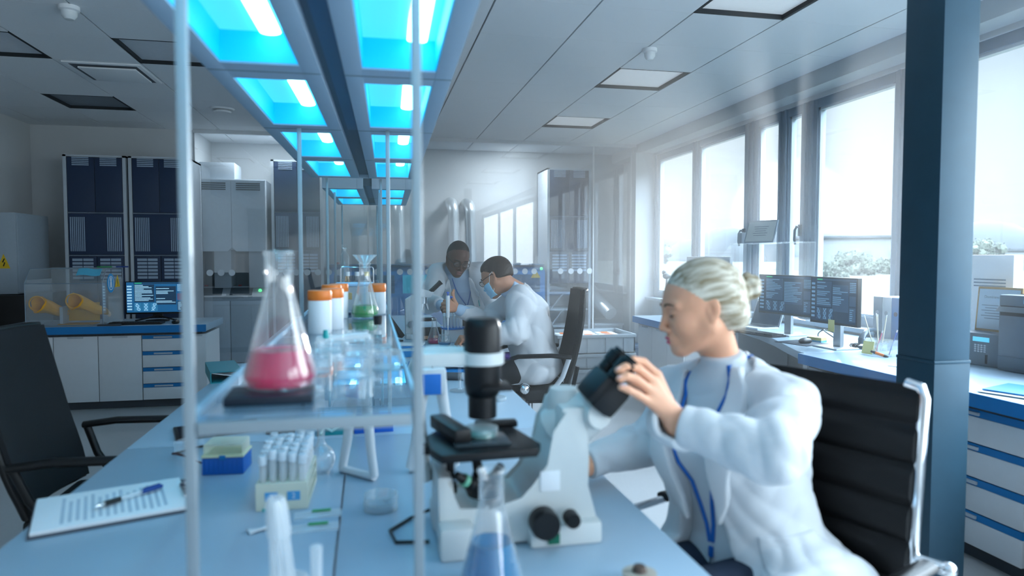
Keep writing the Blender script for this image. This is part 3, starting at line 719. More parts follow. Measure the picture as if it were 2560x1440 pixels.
for z in (.02, .09): w.tube([(-.075, -.05, z), (.075, -.05, z), (.075, .05, z), (-.075, .05, z)], .002, 6, closed=True)
w.out('wire_frame', M_chrome, t)
for k, x in enumerate((-.045, 0, .045)):
    b = thing('reagent_bottle', ('brown tinted' if k == 0 else 'clear middle' if k == 1 else 'yellow capped clear') + ' reagent bottle in the wire caddy', 'bottle', (-.06 + x, 3.3, SZ + .001), 0, 'bottles in the wire caddy')
    MB().lathe([(0, 0), (.019, 0), (.02, .004), (.02, .095), (.010, .115), (.010, .135), (0, .135)], seg=24).out('body', M_glass if k else glassmat('amber_glass', (.85, .7, .5), .5, .08, .05, (.8, .6, .4), .3), b)
    MB().cyl((0, 0, .135), (0, 0, .155), .012).out('cap', M_white if k < 2 else mat('yellow_cap', 'e2c445', .5), b)
# tall cylinder
t = thing('measuring_cylinder', 'tall stoppered glass cylinder on the far rack shelf', 'measuring cylinder', (-.19, 5.33, SZ))
MB().lathe([(0, 0), (.034, 0), (.034, .235), (.016, .262), (.016, .285), (.022, .29), (.0145, .292), (.0145, .262), (.031, .233), (.031, .004), (0, .004)], seg=32).out('glass_body', M_glass, t)
MB().lathe([(0, .288), (.015, .288), (.021, .30), (.021, .318), (0, .32)], seg=24).out('stopper', M_glass, t)
def beaker(loc, h, r, label, fill=0, lq=None, group='low glass beakers on the shelf', name='beaker'):
    t = thing(name, label, 'beaker', loc, 0, group)
    MB().lathe([(0, 0), (r * .95, 0), (r, .004), (r, h - .004), (r * 1.06, h), (r * .98, h - .003), (r - .002, h * .9), (r - .002, .004), (0, .003)], seg=32).out('glass_body', M_glasst, t)
    if fill: MB().lathe([(0, .0045), (r - .003, .0045), (r - .003, fill), (0, fill)], seg=32).out('liquid', liquid(*lq), t)
    return t
for x, y, h, r, lb in ((-.112, 1.40, .040, .034, 'small beaker right behind the pink flask'), (-.035, 1.33, .040, .036, 'front middle beaker of the blurred shelf glassware'), (.028, 1.42, .036, .034, 'right front beaker by the white rack post'), (-.03, 1.62, .030, .036, 'middle beaker behind the front ones on the shelf'), (.02, 1.75, .024, .034, 'beaker near the right shelf rail before the black stopper'), (-.098, 1.70, .022, .034, 'low left rear beaker just in front of the lying teal stoppered tube'), (-.04, 2.02, .014, .034, 'rear beaker of the shelf glassware before the green flask')):
    beaker((x, y, SZ), h, r, lb)
t = thing('sample_tube', 'pale cyan plastic tube with a teal stopper lying behind the beakers', 'tube', (-.085, 1.83, SZ + .0115))
MB().tube([(-.055, 0, 0), (-.05, 0, 0), (.075, .02, .004), (.085, .02, .004)], [.006, .011, .011, .004], 16).out('barrel', M_tube, t)
MB().cyl((-.03, 0, .004), (-.03, 0, .026), .009, .006).out('stopper', M_teal, t)
t = thing('dropper_bottle', 'small bottle with a black rubber stopper by the right shelf rail', 'bottle', (.022, 2.16, SZ))
MB().lathe([(0, 0), (.014, 0), (.014, .014), (.008, .018), (0, .018)], seg=24).out('body', M_glass, t)
MB().lathe([(0, .017), (.012, .017), (.014, .044), (.0, .046)], seg=20).out('stopper', M_blackr, t)

# ================================================================= NEAR BENCH ITEMS
# clipboard
t = thing('clipboard', 'clipboard with a printed sheet lying at the left edge of the near table', 'clipboard', (-.565, 1.675, BZ), .345)
MB().bb(-.165, .15, -.122, .122, 0, .004, bev=.0015).out('board', mat('clipboard_brown', '4a4f5a', .5), t)
MB().bb(-.16, .135, -.112, .115, .0042, .012, bev=.001).out('paper', M_paper, t)
k = MB()
for i in range(15):
    k.bb(-.11 + i * .014, -.103 + i * .014, -.09 + .004 * (i % 3), .085 - .03 * ((i * 7) % 4) / 3, .0121, .0124)
k.out('printed_lines', mat('print_grey', 'b6c3d0', .8), t)
MB().bb(.128, .150, -.05, .05, .004, .018, bev=.004).tube([(.14, -.045, .016), (.15, -.03, .028), (.15, .03, .028), (.14, .045, .016)], .003, 8).out('clip', M_chrome, t)
t = thing('ballpoint_pen', 'clear ballpoint pen with a dark grip lying across the clipboard sheet', 'pen', (-.545, 1.678, BZ + .0215), .85)
MB().tube([(-.075, 0, 0), (-.066, 0, 0), (.06, 0, 0)], [.0012, .0045, .0048], 12).out('barrel', M_tube, t)
MB().tube([(-.055, 0, 0), (-.02, 0, 0)], .0058, 12).out('grip', M_black, t)
MB().tube([(.03, 0, 0), (.078, 0, 0), (.082, 0, 0)], [.0052, .0052, .003], 12).bb(.035, .075, -.002, .002, .005, .008).out('cap', mat('pen_blue', '143f86', .4), t)
MB().tube([(-.076, 0, 0), (-.066, 0, 0)], [.0014, .005], 10).out('tip', M_chrome, t)
# safety glasses
t = thing('safety_glasses', 'safety glasses with dark frame lying on the left of the near table', 'glasses', (-.50, 2.10, BZ), .75)
MB().tube([(-.07, 0, .012), (-.045, .012, .008), (0, .016, .010), (.045, .012, .008), (.07, 0, .012)], .0035, 10).out('brow_bar', M_black, t)
for s in (-1, 1):
    MB().tube([(s * .07, 0, .012), (s * .074, -.03, .018), (s * .07, -.09, .016), (s * .06, -.13, .006)], [.003, .0035, .003, .0025], 8).out('temple', M_black if s > 0 else mat('maroon_plastic', '4a2026', .4), t)
    g = [[(s * (.008 + .056 * i / 5), .014 - .012 * (i / 5) ** 2 + .004 * (j / 4), .006 + .038 * j / 4) for i in range(6)] for j in range(5)]
    MB().sheet(g, .0015).out('lens', M_glasst, t)
# tablets
def tablet(loc, w, d, rz, label):
    t = thing('tablet', label, 'tablet', loc, rz, 'black tablets')
    MB().bb(-w, w, -d, d, 0, .009, bev=.004).out('case', M_black, t)
    MB().bb(-w + .012, w - .012, -d + .012, d - .012, .009, .0096).out('screen', mat('dark_screen', '0a0d12', .12), t)
tablet((-.49, 2.35, BZ), .13, .085, .3, 'large black tablet lying behind the safety glasses')
tablet((-.29, 2.33, BZ), .045, .07, .05, 'small black tablet lying behind the tube rack')
# pipette tip box
t = thing('pipette_tip_box', 'blue pipette tip box with a cream translucent lid on the near left table', 'box', (-.378, 1.91, BZ), -.07)
MB().prism([(-.052, -.045), (.052, -.045), (.052, .045), (-.052, .045)], 0, .044, bev=.003).out('base', mat('tip_box_blue', '0d5fb4', .4), t)
r_ = MB()
for k in range(9): r_.bb(-.047 + k * .0115, -.045 + k * .0115, -.0465, -.044, .004, .042)
r_.out('rib_set', mat('tip_box_blue', '0d5fb4', .4), t)
MB().bb(-.053, .053, -.046, .046, .045, .052, bev=.002).out('rim', mat('cream_plastic', 'd9d8b8', .5), t)
MB().prism([(-.049, -.042), (.049, -.042), (.049, .042), (-.049, .042)], .052, .080, bev=.005).out('lid', glassmat('cream_lid', (.93, .92, .82), .4, .06, .2, (.95, .94, .85), .8), t)
MB().bb(-.008, .008, -.049, -.045, .040, .052, bev=.002).out('latch', M_blue, t)
# tube rack
t = thing('tube_rack', 'cream tube rack with blue window labels full of white capped tubes', 'rack', (-.197, 1.68, BZ), -.02)
M_cream = mat('cream_rack', 'd8dccb', .5)
MB().bb(-.056, .056, -.105, -.097, 0, .062, bev=.002).bb(-.056, .056, .097, .105, 0, .062, bev=.002).bb(-.056, .056, -.1, .1, .03, .035).bb(-.056, .056, -.1, .1, .0, .005).bb(-.056, .056, -.1, .1, .056, .060).out('frame', M_cream, t)
for x in (-.022, .026): MB().bb(x - .014, x + .014, -.1065, -.1045, .022, .042).out('blue_label', mat('label_blue', '4a9fd6', .5), t)
for x in (-.022, .026): text('2', .016, (x, -.1068, .032), (RD(90), 0, 0), M_paper, 'printed_digit', t)
MB().bb(-.042, -.008, -.1065, -.1045, .0, .006).out('foot_slot', M_teal, t)
tube0 = None
for j in range(7):
    for i in range(5):
        x, y = -.043 + i * .0215, -.084 + j * .028
        c = (cos(-.02) * x - sin(-.02) * y - .197, sin(-.02) * x + cos(-.02) * y + 1.68, BZ + .008 + .012 * ((i * 3 + j * 5) % 4) / 3)
        row = ('front', 'second', 'third', 'fourth', 'fifth', 'sixth', 'rear')[j]; colm = ('leftmost', 'second from left', 'middle', 'second from right', 'rightmost')[i]
        lb = '%s white capped tube in the %s row of the cream rack' % (colm, row)
        if tube0 is None:
            tube0 = thing('sample_tube', lb, 'tube', c, 0, 'white capped tubes in the cream rack')
            MB().lathe([(0, 0), (.005, .004), (.0075, .016), (.0075, .094), (.0068, .094), (.0068, .016), (0, .006)], seg=14).out('barrel', M_tube, tube0)
            MB().lathe([(0, .112), (.0088, .112), (.0095, .108), (.0095, .092), (.0078, .091)], seg=14).out('cap', mat('white_cap', 'dbe6ee', .4), tube0)
        else: dup(tube0, c, label=lb)
# packets
for x, y, rz, lb in ((-.118, 1.53, .06, 'rear flat syringe packet with a green strip beside the tube rack'), (-.120, 1.455, .04, 'front flat syringe packet with a green strip beside the tube rack')):
    t = thing('syringe_packet', lb, 'packet', (x, y, BZ), rz, 'syringe packets')
    g = [[(-.05 + .1 * i / 8, -.02 + .04 * j / 4, .003 + .006 * sin(pi * i / 8) * sin(pi * j / 4)) for i in range(9)] for j in range(5)]
    MB().sheet(g, .003).out('pouch', M_tube, t)
    MB().bb(-.012, .028, -.006, .005, .0092, .011, bev=.0005).out('green_strip', mat('green_print', '2f9a55', .6), t)
o = MB().sheet([[(-.03 + .06 * i / 4, -.012 + .024 * j / 3, .004 + .004 * sin(i + j)) for i in range(5)] for j in range(4)], .003).out('paper_scrap', M_paper); at(tag(o, 'small torn white paper scrap left of the plastic pipette bundle', 'paper scrap'), (-.225, 1.47, BZ), .5)
# bundle of plastic pipettes near the camera
t = thing('pipette_cup', 'clear plastic cup at the bottom edge holding white plastic pipettes', 'cup', (-.135, 1.10, BZ))
MB().lathe([(0, 0), (.033, 0), (.036, .06), (.034, .06), (.031, .004), (0, .004)], seg=28).out('body', M_tube, t)
pip0 = None
for k in range(8):
    a = k * 2 * pi / 8; tp = V((.010 * cos(a) - .012, .014 * sin(a), 1)); b0 = V((.019 * cos(a), .019 * sin(a), 0))
    lb = ('tallest', 'thin left', 'thin right', 'front', 'rear', 'front left', 'front right', 'shortest')[k] + ' white plastic pipette in the clear cup at the bottom edge'
    if pip0 is None:
        pip0 = thing('plastic_pipette', lb, 'pipette', (0, 0, 0), 0, 'plastic pipettes in the cup')
        MB().lathe([(0, 0), (.0015, 0), (.0034, .05), (.0036, .12), (.0068, .135), (.0070, .176), (.004, .188), (0, .189)], seg=12).out('body', M_tube, pip0); p = pip0
    else: p = dup(pip0, label=lb)
    p.location = (-.135 + b0.x, 1.10 + b0.y, BZ + .005); dv = V((tp.x - b0.x, tp.y - b0.y, .17 - .02 * (k == 7))).normalized()
    p.rotation_euler = V((0, 0, 1)).rotation_difference(dv).to_euler()
t = thing('plastic_bulb_pipette', 'short white bulb pipette standing beside the clear cup at the bottom edge', 'pipette', (-.088, 1.10, BZ))
MB().lathe([(0, 0), (.014, 0), (.015, .01), (.012, .04), (.008, .05), (.009, .11), (0, .113)], seg=18).out('body', M_tube, t)
# petri dishes
def petri(loc, r, label, h=.016, lidz=.004, group='petri dishes', col=None):
    t = thing('petri_dish', label, 'petri dish', loc, 0, group)
    MB().lathe([(0, 0), (r - .002, 0), (r - .002, h), (r - .0035, h), (r - .0035, .0015), (0, .0015)], seg=36).out('dish', M_glasst, t)
    MB().lathe([(r, lidz), (r, h + .002), (0, h + .002), (0, h + .0005), (r - .0014, h + .0005), (r - .0014, lidz)], seg=36).out('lid', M_glasst, t)
    if col: MB().lathe([(0, .0016), (r - .004, .0016), (r - .004, .007), (0, .007)], seg=32).out('culture', col, t)
    return t
petri((.018, 1.535, BZ), .038, 'lower petri dish of the stack of two on the bench seam side'); petri((.019, 1.536, BZ + .0185), .038, 'upper petri dish of the stack of two left of the big microscope')
petri((.485, 2.62, BZ), .038, 'shallow petri dish right of the black lamp tube', .013); petri((.455, 2.75, BZ), .034, 'petri dish behind the lamp tube, lower of a leaning pair'); petri((.457, 2.752, BZ + .019), .034, 'petri dish stacked on the one behind the lamp tube')
t = thing('glass_stand', 'clear glass stem stand on a round foot left of the lamp tube', 'stand', (.365, 2.83, BZ))
MB().lathe([(0, 0), (.042, 0), (.042, .006), (.010, .012), (.006, .02), (.006, .12), (.014, .13), (0, .13)], seg=30).out('stem', M_glass, t)
# volumetric flask
t = thing('volumetric_flask', 'round glass flask with a long thin neck standing under the glass shelf', 'flask', (-.130, 1.83, BZ))
pr = [(0, 0), (.02, 0)] + [(.036 * sin(a) + .0, .038 - .038 * cos(a)) for a in np.linspace(.6, 2.7, 14)] + [(.009, .085), (.008, .20), (.011, .215), (.0075, .216)]
MB().lathe(pr + [(r - .0015, z) for r, z in pr[::-1] if r > .006], seg=32).out('glass_body', M_glass, t, ang=70)
# boxes at the rear of the near table
t = thing('reagent_box', 'open teal box with a white wave print behind the near table seam', 'box', (-.115, 2.24, BZ), .02)
MB().bb(-.052, .052, -.03, .03, 0, .038, bev=.002).out('carton', mat('teal_carton', '14868f', .5), t)
MB().tube([(-.045, -.0312, .008), (-.03, -.0312, .026), (-.01, -.0312, .014), (.02, -.0312, .03), (.045, -.0312, .022)], .004, 8).out('wave_print', mat('wave_print', '9fd6d6', .6), t)
MB().bb(-.055, -.052, -.033, .033, 0, .055).out('side_flap', M_dgrey, t)
t = thing('glove_carton', 'blue cardboard box with a darker stripe behind the white pipette stand', 'box', (.005, 2.25, BZ), .06)
MB().bb(-.062, .062, -.035, .035, 0, .05, bev=.002).out('carton', mat('blue_carton', '0f58b8', .5), t)
MB().bb(-.06, .06, -.0365, -.0348, .018, .028).out('stripe', M_navy, t)
# pipette stands (white A frames with a blue label)
def a_frame(loc, rz, label):
    t = thing('pipette_stand', label, 'stand', loc, rz, 'white A frame stands')
    f = MB()
    for s in (-1, 1):
        f.tube([(s * .020, 0, .265), (s * .026, 0, .20), (s * .045, -.005, .08), (s * .060, -.008, .012)], [(.012, .016), (.012, .015), (.011, .013), (.011, .012)], 12)
    f.out('leg_frame', M_white, t)
    MB().tube([(-.062, -.008, .010), (.062, -.008, .010)], [(.011, .0095)] * 2, 12).out('foot_bar', M_white, t)
    MB().bb(-.036, .036, -.022, .022, .205, .275, bev=.008).out('head', M_white, t)
    MB().bb(-.026, .022, -.0245, -.0215, .208, .262, bev=.001).out('blue_label', mat('label_mid_blue', '2a78d0', .45), t)
    MB().tube([(0, 0, .272), (.002, 0, .29), (.006, 0, .30)], .002, 6).out('hook', M_black, t)
    return t
a_frame((-.03, 1.785, BZ), -.82, 'white A frame pipette stand seen below the glass shelf')
a_frame((.158, 1.79, BZ), -.05, 'white A frame stand with a blue label behind the white rack post')
# teal binder, open folder, black handle
t = thing('ring_binder', 'open teal ring binder with printed sheets at the far end of the left table', 'binder', (-.62, 3.42, BZ), .28)
MB().bb(-.13, .13, -.17, .17, 0, .004).bb(-.134, -.13, -.17, .17, 0, .05).bb(-.134, .0, -.17, .17, .048, .051).out('cover', mat('teal_cover', '11808c', .45), t)
MB().sheet([[(-.125 + .25 * i / 6, -.155 + .31 * j / 2, .046 - .040 * (i / 6) ** .8) for i in range(7)] for j in range(3)], .003).out('paper', M_paper, t)
k = MB()
for i in range(12): k.box((.03, -.13 + i * .022, .0285), (.15, .006, .0005), rot=Euler((0, RD(8.5), 0)))
k.out('printed_lines', M_ink, t)
t = thing('open_folder', 'open blue edged folder with white papers at the far end of the right table', 'folder', (.365, 3.43, BZ), -.12)
MB().bb(-.19, .19, -.15, .15, 0, .016, bev=.002).out('cover', M_blue, t)
MB().sheet([[(-.18 + .36 * i / 8, -.14 + .28 * j / 2, .021 + .014 * abs(sin(pi * i / 8))) for i in range(9)] for j in range(3)], .004).out('paper', M_paper, t)
t = thing('hand_torch', 'black cylindrical torch lying on the table just left of the black lamp tube', 'torch', (.355, 3.10, BZ + .018), -.3)
MB().tube([(-.06, 0, 0), (.055, 0, 0), (.06, 0, 0)], [.0175, .0175, .014], 18).out('body', M_dgrey, t)
MB().tube([(.056, 0, 0), (.064, 0, 0)], .018, 18).out('bezel', M_lgrey, t)
t = thing('display_stand', 'dark grey display stand tilted at the far end of the near shelf', 'display stand', (.115, 3.68, BZ), .12)
MB().box((0, 0, .075), (.02, .17, .16), rot=Euler((0, RD(-24), 0)), bev=.004).out('panel', M_dgrey, t)
MB().bb(-.05, .06, -.085, .085, 0, .008, bev=.002).out('foot', M_black, t)
# bottom edge blurred objects
t = thing('rubber_stopper', 'beige and brown stopper at the bottom edge in front of the seated woman', 'stopper', (.452, 1.085, BZ))
MB().lathe([(0, 0), (.026, 0), (.030, .022), (.012, .024), (0, .020)], seg=24).out('body', mat('beige_rubber', 'b3a99c', .6), t)
MB().lathe([(0, .0245), (.013, .0245), (.010, .034), (0, .036)], seg=18).out('knob', mat('brown_rubber', '55443c', .6), t)
t = thing('cork_ring', 'brown cork ring at the bottom edge left of the rack post', 'ring', (-.37, 1.185, BZ), 0)
MB().tube([(.03 * cos(a), .03 * sin(a), .008) for a in np.linspace(0, 2 * pi, 25)[:-1]], .008, 10, closed=True).out('ring', mat('cork', '8d6e58', .8), t)

# ================================================================= BIG MICROSCOPE
M_mic = mat('microscope_cream', 'cdd2d2', .38, var=.03); M_mblk = mat('microscope_black', '05080d', .4, var=.15, spec=.4)
t = thing('inverted_microscope', 'large cream inverted microscope with a black stage on the near table', 'microscope', (.28, 1.36, BZ), 0)
XZ = lambda y: Matrix(((1, 0, 0, 0), (0, 0, -1, y), (0, 1, 0, 0), (0, 0, 0, 1)))
px = lambda L: [(x - .28, z - BZ) for x, z in L]
MB().prism(px([(.125, .764), (.122, .906), (.152, .906), (.156, .832), (.204, .83), (.216, .845), (.292, .845), (.318, .872), (.34, .917), (.362, .98), (.370, 1.03), (.42, 1.03), (.426, .93), (.424, .87), (.43, .81), (.446, .764)]), -.075, .075, M=XZ(0), bev=.010).out('body', M_mic, t)
for q in ((-.158, -.09, -.125, -.07, .0, .062), (.02, .167, -.10, .09, .0, .045), (-.158, .0, .02, .11, .0, .05)): MB().bb(*q, bev=.009).out('foot', M_mic, t)
MB().lathe([(.04, -.03), (.036, .02), (.030, .04), (.0, .042)], c=(.115, 0, .255), seg=30).out('side_port', M_mic, t)
MB().tube([(.105, 0, .20), (.140, -.02, .235), (.185, -.05, .272)], [.058, .052, .036], 24).out('neck', M_mic, t)
MB().lathe([(0, .012), (.026, .012), (.029, .0), (.029, -.02), (0, -.02)], c=(.163, -.075, .252), axis=(.15, -.97, .1), seg=32).out('pivot_disc', M_mic, t)
he = MB(); ax = V((.62, -.10, .70)).normalized(); sd = V((-.70, -.12, .60)).normalized(); nv = ax.cross(sd)
B3 = Matrix((sd, nv, ax)).transposed()
he.box(V((.176, -.07, .298)), (.070, .075, .066), rot=B3.to_euler(), bev=.010)
he.box(V((.176, -.07, .298)) + sd * .0 - nv * .0, (.04, .080, .069), rot=B3.to_euler(), bev=.006)
he.out('binocular_head', M_mblk, t)
for s in (-1, 1):
    c0 = V((.196, -.072, .324)) + nv * s * .026 + sd * .012
    MB().tube([c0, c0 + ax * .02, c0 + ax * .021, c0 + ax * .045, c0 + ax * .046, c0 + ax * .055], [.017, .017, .020, .020, .016, .015], 20).out('eyepiece', M_mblk, t)
# stage
MB().prism([(-.172, -.075), (-.155, -.125), (.03, -.115), (.045, -.08), (.015, .08), (-.14, .075), (-.172, .02)], .186, .203, bev=.004).out('stage', M_mblk, t)
MB().bb(-.125, -.015, -.085, .055, .2035, .209, bev=.002).out('stage_insert', mat('smoked_plate', '2b3a42', .2), t)
MB().box((-.125, .0, .222), (.035, .15, .028), rz=.25, bev=.006).box((-.02, .055, .212), (.09, .03, .014), bev=.004).out('slide_holder', M_mblk, t)
MB().bb(-.19, -.165, -.04, -.01, .180, .198, bev=.004).out('stage_lever', M_mblk, t)
MB().cyl((-.128, -.03, .19), (-.128, -.03, .10), .008).cyl((-.128, -.03, .12), (-.128, -.03, .10), .014).out('stage_control', M_mblk, t)
ob = MB().lathe([(0, .052), (.034, .052), (.040, .07), (.034, .082), (0, .082)], c=(-.062, -.045, .045), seg=24)
for dx, dy, dz, l in ((-.045, -.035, .035, .06), (.02, -.03, .045, .055), (-.01, .03, .05, .06)):
    d = V((dx, dy * .6, dz)).normalized(); b0 = V((-.062, -.045, .115)) + V((dx * .35, dy * .35, 0)); ob.tube([b0, b0 + d * .025, b0 + d * .026, b0 + d * l], [.014, .014, .011, .008], 16)
ob.out('objective_turret', M_mblk, t)
MB().tube([V((-.062, -.045, .115)) + V((-.016, -.012, 0)) + V((-.045, -.021, .035)).normalized() * q for q in (.03, .04)], .0125, 16).out('objective_ring', mat('mint_ring', '6fb79a', .4), t)
MB().lathe([(0, .128), (.012, .128), (.012, .132), (0, .132)], c=(-.075, -.045, .045), seg=18).out('brass_ring', mat('brass', 'b08d4a', .3, .8), t)
for x, z, r, l in ((.044, .056, .029, .035), (.100, .058, .0155, .028)):
    MB().lathe([(0, 0), (r, 0), (r, l * .75), (r * .92, l), (0, l)], c=(x, -.098 if r > .02 else -.095, z), axis=(0, -1, 0), seg=32).out('focus_knob', M_mblk, t)
MB().bb(.055, .078, -.104, -.0985, .008, .028, bev=.001).out('display', mat('green_display', '0f5a48', .2, emit=.15), t)
MB().bb(.045, .085, -.0775, -.0745, .105, .145, bev=.0008).out('white_label', M_paper, t)
# lamp arm
MB().tube([(-.17, .06, .10), (-.185, .06, .25), (-.19, .055, .34), (-.185, .04, .362), (-.16, .03, .366), (-.08, .0, .366)], [(.022, .014)] * 6, 14).out('lamp_pillar', M_mic, t)
MB().bb(-.19, -.06, -.022, .035, .350, .378, bev=.006).lathe([(0, .352), (.044, .352), (.044, .376), (0, .376)], c=(-.058, 0, 0), seg=32).out('lamp_arm', M_mic, t)
MB().lathe([(0, .242), (.029, .242), (.029, .285), (.034, .29), (.038, .312), (.038, .352), (0, .352)], c=(-.058, 0, 0), seg=32).out('condenser', M_mblk, t)
MB().lathe([(0, .376), (.038, .376), (.0375, .425), (.034, .438), (.028, .444), (0, .444)], c=(-.058, 0, 0), seg=32).out('lamp_house', M_mblk, t)
MB().bb(-.065, -.005, -.05, .02, .302, .312, bev=.002).out('filter_slider', M_mblk, t)
MB().cyl((-.012, 0, .364), (-.002, 0, .364), .006).out('clamp_screw', mat('violet_screw', '3a2560', .4), t)
MB().tube([(-.155, .10, .02), (-.20, .10, .004), (-.245, .04, .004), (-.235, -.02, .004), (-.17, -.03, .004)], .0035, 10).out('cable', M_black, t)
petri((.215, 1.335, BZ + .2095), .034, 'petri dish of teal culture on the black microscope stage', .016, col=mat('teal_culture', '3aa39a', .5), group=None)

# ================================================================= FAR BENCH ITEMS
t = thing('compound_microscope', 'white microscope on the far blue edged table under the standing man\'s hand', 'microscope', (.335, 4.76, BZ), 0)
MB().bb(-.10, .11, -.09, .09, 0, .035, bev=.01).out('foot', M_white, t)
MB().prism([(-.10, .03), (-.05, .03), (-.05, .24), (.02, .30), (.0, .33), (-.10, .27)], -.035, .035, M=XZ(0), bev=.008).out('arm', M_white, t)
MB().bb(-.035, .11, -.07, .07, .12, .135, bev=.003).out('stage', M_mblk, t)
MB().tube([(.03, 0, .285), (.03, 0, .24)], [.03, .028], 20).out('turret', M_chrome, t)
for a in (0, 2.1, 4.2):
    MB().tube([(.03 + .015 * cos(a), .015 * sin(a), .24), (.03 + .03 * cos(a), .03 * sin(a), .195)], [.011, .008], 14).out('objective', M_chrome, t)
MB().prism([(-.02, .29), (.075, .28), (.10, .32), (.0, .345)], -.04, .04, M=XZ(0), bev=.008).out('head', M_white, t)
for s in (-1, 1): MB().tube([(.07, s * .025, .315), (.135, s * .025, .375), (.15, s * .025, .388)], [.014, .014, .017], 14).out('eyepiece', M_mblk, t)
MB().cyl((-.06, -.036, .10), (-.06, -.062, .10), .022).out('focus_knob', M_grey, t)
t = thing('bottle_rack', 'small black rack of peach labelled bottles behind the far pink flask', 'rack', (.40, 4.615, BZ), 0)
MB().bb(-.07, .07, -.03, .03, 0, .085, bev=.008).out('body', M_blackr, t)
for x in (-.035, .03): MB().bb(x - .014, x + .014, -.033, -.028, .01, .032).out('label', mat('peach_label', 'd99b7a', .6), t)
flask((.405, 4.42, BZ), .165, .046, .016, .032, PINK, 'small conical flask of bright pink liquid on the far table')
t = thing('round_beaker', 'round glass beaker of blue liquid at the blue table edge', 'beaker', (.452, 4.24, BZ))
pr = [(0, 0), (.022, 0)] + [(.030 + .012 * sin(pi * q), .004 + .07 * q) for q in np.linspace(0, 1, 9)] + [(.032, .078)]
MB().lathe(pr + [(r - .0015, z + .001) for r, z in pr[::-1]], seg=30).out('glass_body', M_glass, t, ang=70)
MB().lathe([(0, .003), (.026, .003), (.038, .022), (.039, .028), (0, .028)], seg=30).out('liquid', liquid(*BLUEL), t)
t = thing('tube_tray', 'white block with a blue tray holding test tubes before the seated man', 'rack', (.535, 4.50, BZ), 0)
MB().bb(-.06, .07, -.055, .055, 0, .085, bev=.004).out('block', M_white, t)
MB().lathe([(0, .086), (.078, .086), (.084, .098), (.078, .098), (.074, .09), (0, .09)], seg=30).out('tray', mat('tray_blue', '2e86d2', .35), t)
tt = None
for i in range(6):
    for j in range(2):
        lb = '%s test tube in the %s row of the blue tray' % (('leftmost', 'second', 'third', 'fourth', 'fifth', 'rightmost')[i], ('front', 'back')[j])
        c = (.535 - .055 + .022 * i, 4.485 + .035 * j, BZ + .092)
        if tt is None:
            tt = thing('test_tube', lb, 'test tube', c, 0, 'test tubes in the blue tray')
            MB().lathe([(0, 0), (.006, .002), (.0085, .01), (.0085, .085), (.0075, .085), (.0075, .01), (0, .004)], seg=14).out('barrel', M_tube, tt)
            MB().cyl((0, 0, .08), (0, 0, .098), .009, .0085, 14).out('cap', mat('white_cap', 'dbe6ee', .4), tt)
        else: dup(tt, c, label=lb)
o = MB().box((0, 0, .006), (.20, .14, .012), bev=.002).out('notebook', M_blue); at(tag(o, 'blue notebook lying at the near corner of the far right table', 'notebook'), (.22, 4.30, BZ), .15)
o = MB().sheet([[(-.1 + .2 * i / 4, -.07 + .14 * j / 2, .004) for i in range(5)] for j in range(3)], .003).out('paper_sheet', M_paper); at(tag(o, 'white paper sheet on the blue notebook at the far table', 'paper'), (.23, 4.31, BZ + .0125), -.2)
t = thing('black_display', 'black tilted panel on a foot at the near end of the far tables', 'display', (.10, 4.62, BZ), .5)
MB().box((0, 0, .11), (.03, .26, .19), rot=Euler((0, RD(-38), 0)), bev=.006).out('panel', M_black, t)
MB().bb(-.05, .08, -.09, .09, 0, .01, bev=.003).out('foot', M_black, t)
# ================================================================= COUNTERS AND CABINETS
def base_unit(loc, rz, w, kind, label, h=.60, d=.55, group='white base cabinets'):
    """local: front at y=0, faces -y; x 0..w"""
    t = thing('base_cabinet', label, 'cabinet', loc, rz, group)
    MB().bb(.002, w - .002, .02, d, .07, .07 + h).out('carcass', M_white, t)
    MB().bb(.0, w, .05, d - .02, 0, .07).out('plinth', M_dgrey, t)
    if kind == 'door':
        dd = MB().bb(.003, w - .003, 0, .019, .072, .068 + h, bev=.0015).out('door', M_white, t)
        MB().bb(w / 2 - .06, w / 2 + .06, -.006, .002, h + .052, h + .066).out('handle', M_lgrey, dd)
    else:
        q = h / 4
        for k in range(4):
            z0 = .07 + q * k
            dd = MB().bb(.003, w - .003, 0, .019, z0 + .003, z0 + q - .034, bev=.0015).out('drawer', M_white, t)
            MB().bb(.003, w - .003, .002, .019, z0 + q - .033, z0 + q - .002).out('blue_band', M_blue, dd)
            MB().bb(w / 2 - .075, w / 2 + .075, -.008, .003, z0 + q - .026, z0 + q - .012, bev=.002).out('handle', M_lgrey, dd)
    return t
def counter(x0, x1, y0, y1, z, label, front='-y', th=.06, lift=.0):
    t = thing('counter_top', label, 'counter', ((x0 + x1) / 2, (y0 + y1) / 2, z - th), 0, 'blue edged counters')
    w, d = (x1 - x0) / 2, (y1 - y0) / 2
    MB().bb(-w, w, -d, d, 0, th, bev=.002).out('top', M_bench, t)
    e = MB()
    if front == '-y': e.bb(-w - .003, w + .003, -d - .004, -d, -.002, th - .001)
    else: e.bb(-w - .004, -w, -d - .003, d + .003, -.002, th - .001)
    e.bb(-w, w, d, d + .003, -.002, th - .001) if front != '-y' else e.bb(-w - .003, -w, -d, d, -.002, th - .001)
    e.out('edge_band', M_blue, t)
    MB().bb(-w + .04, w - .04, -d + .04, d - .04, -.019, 0).out('spacer', M_dgrey, t)
    return t
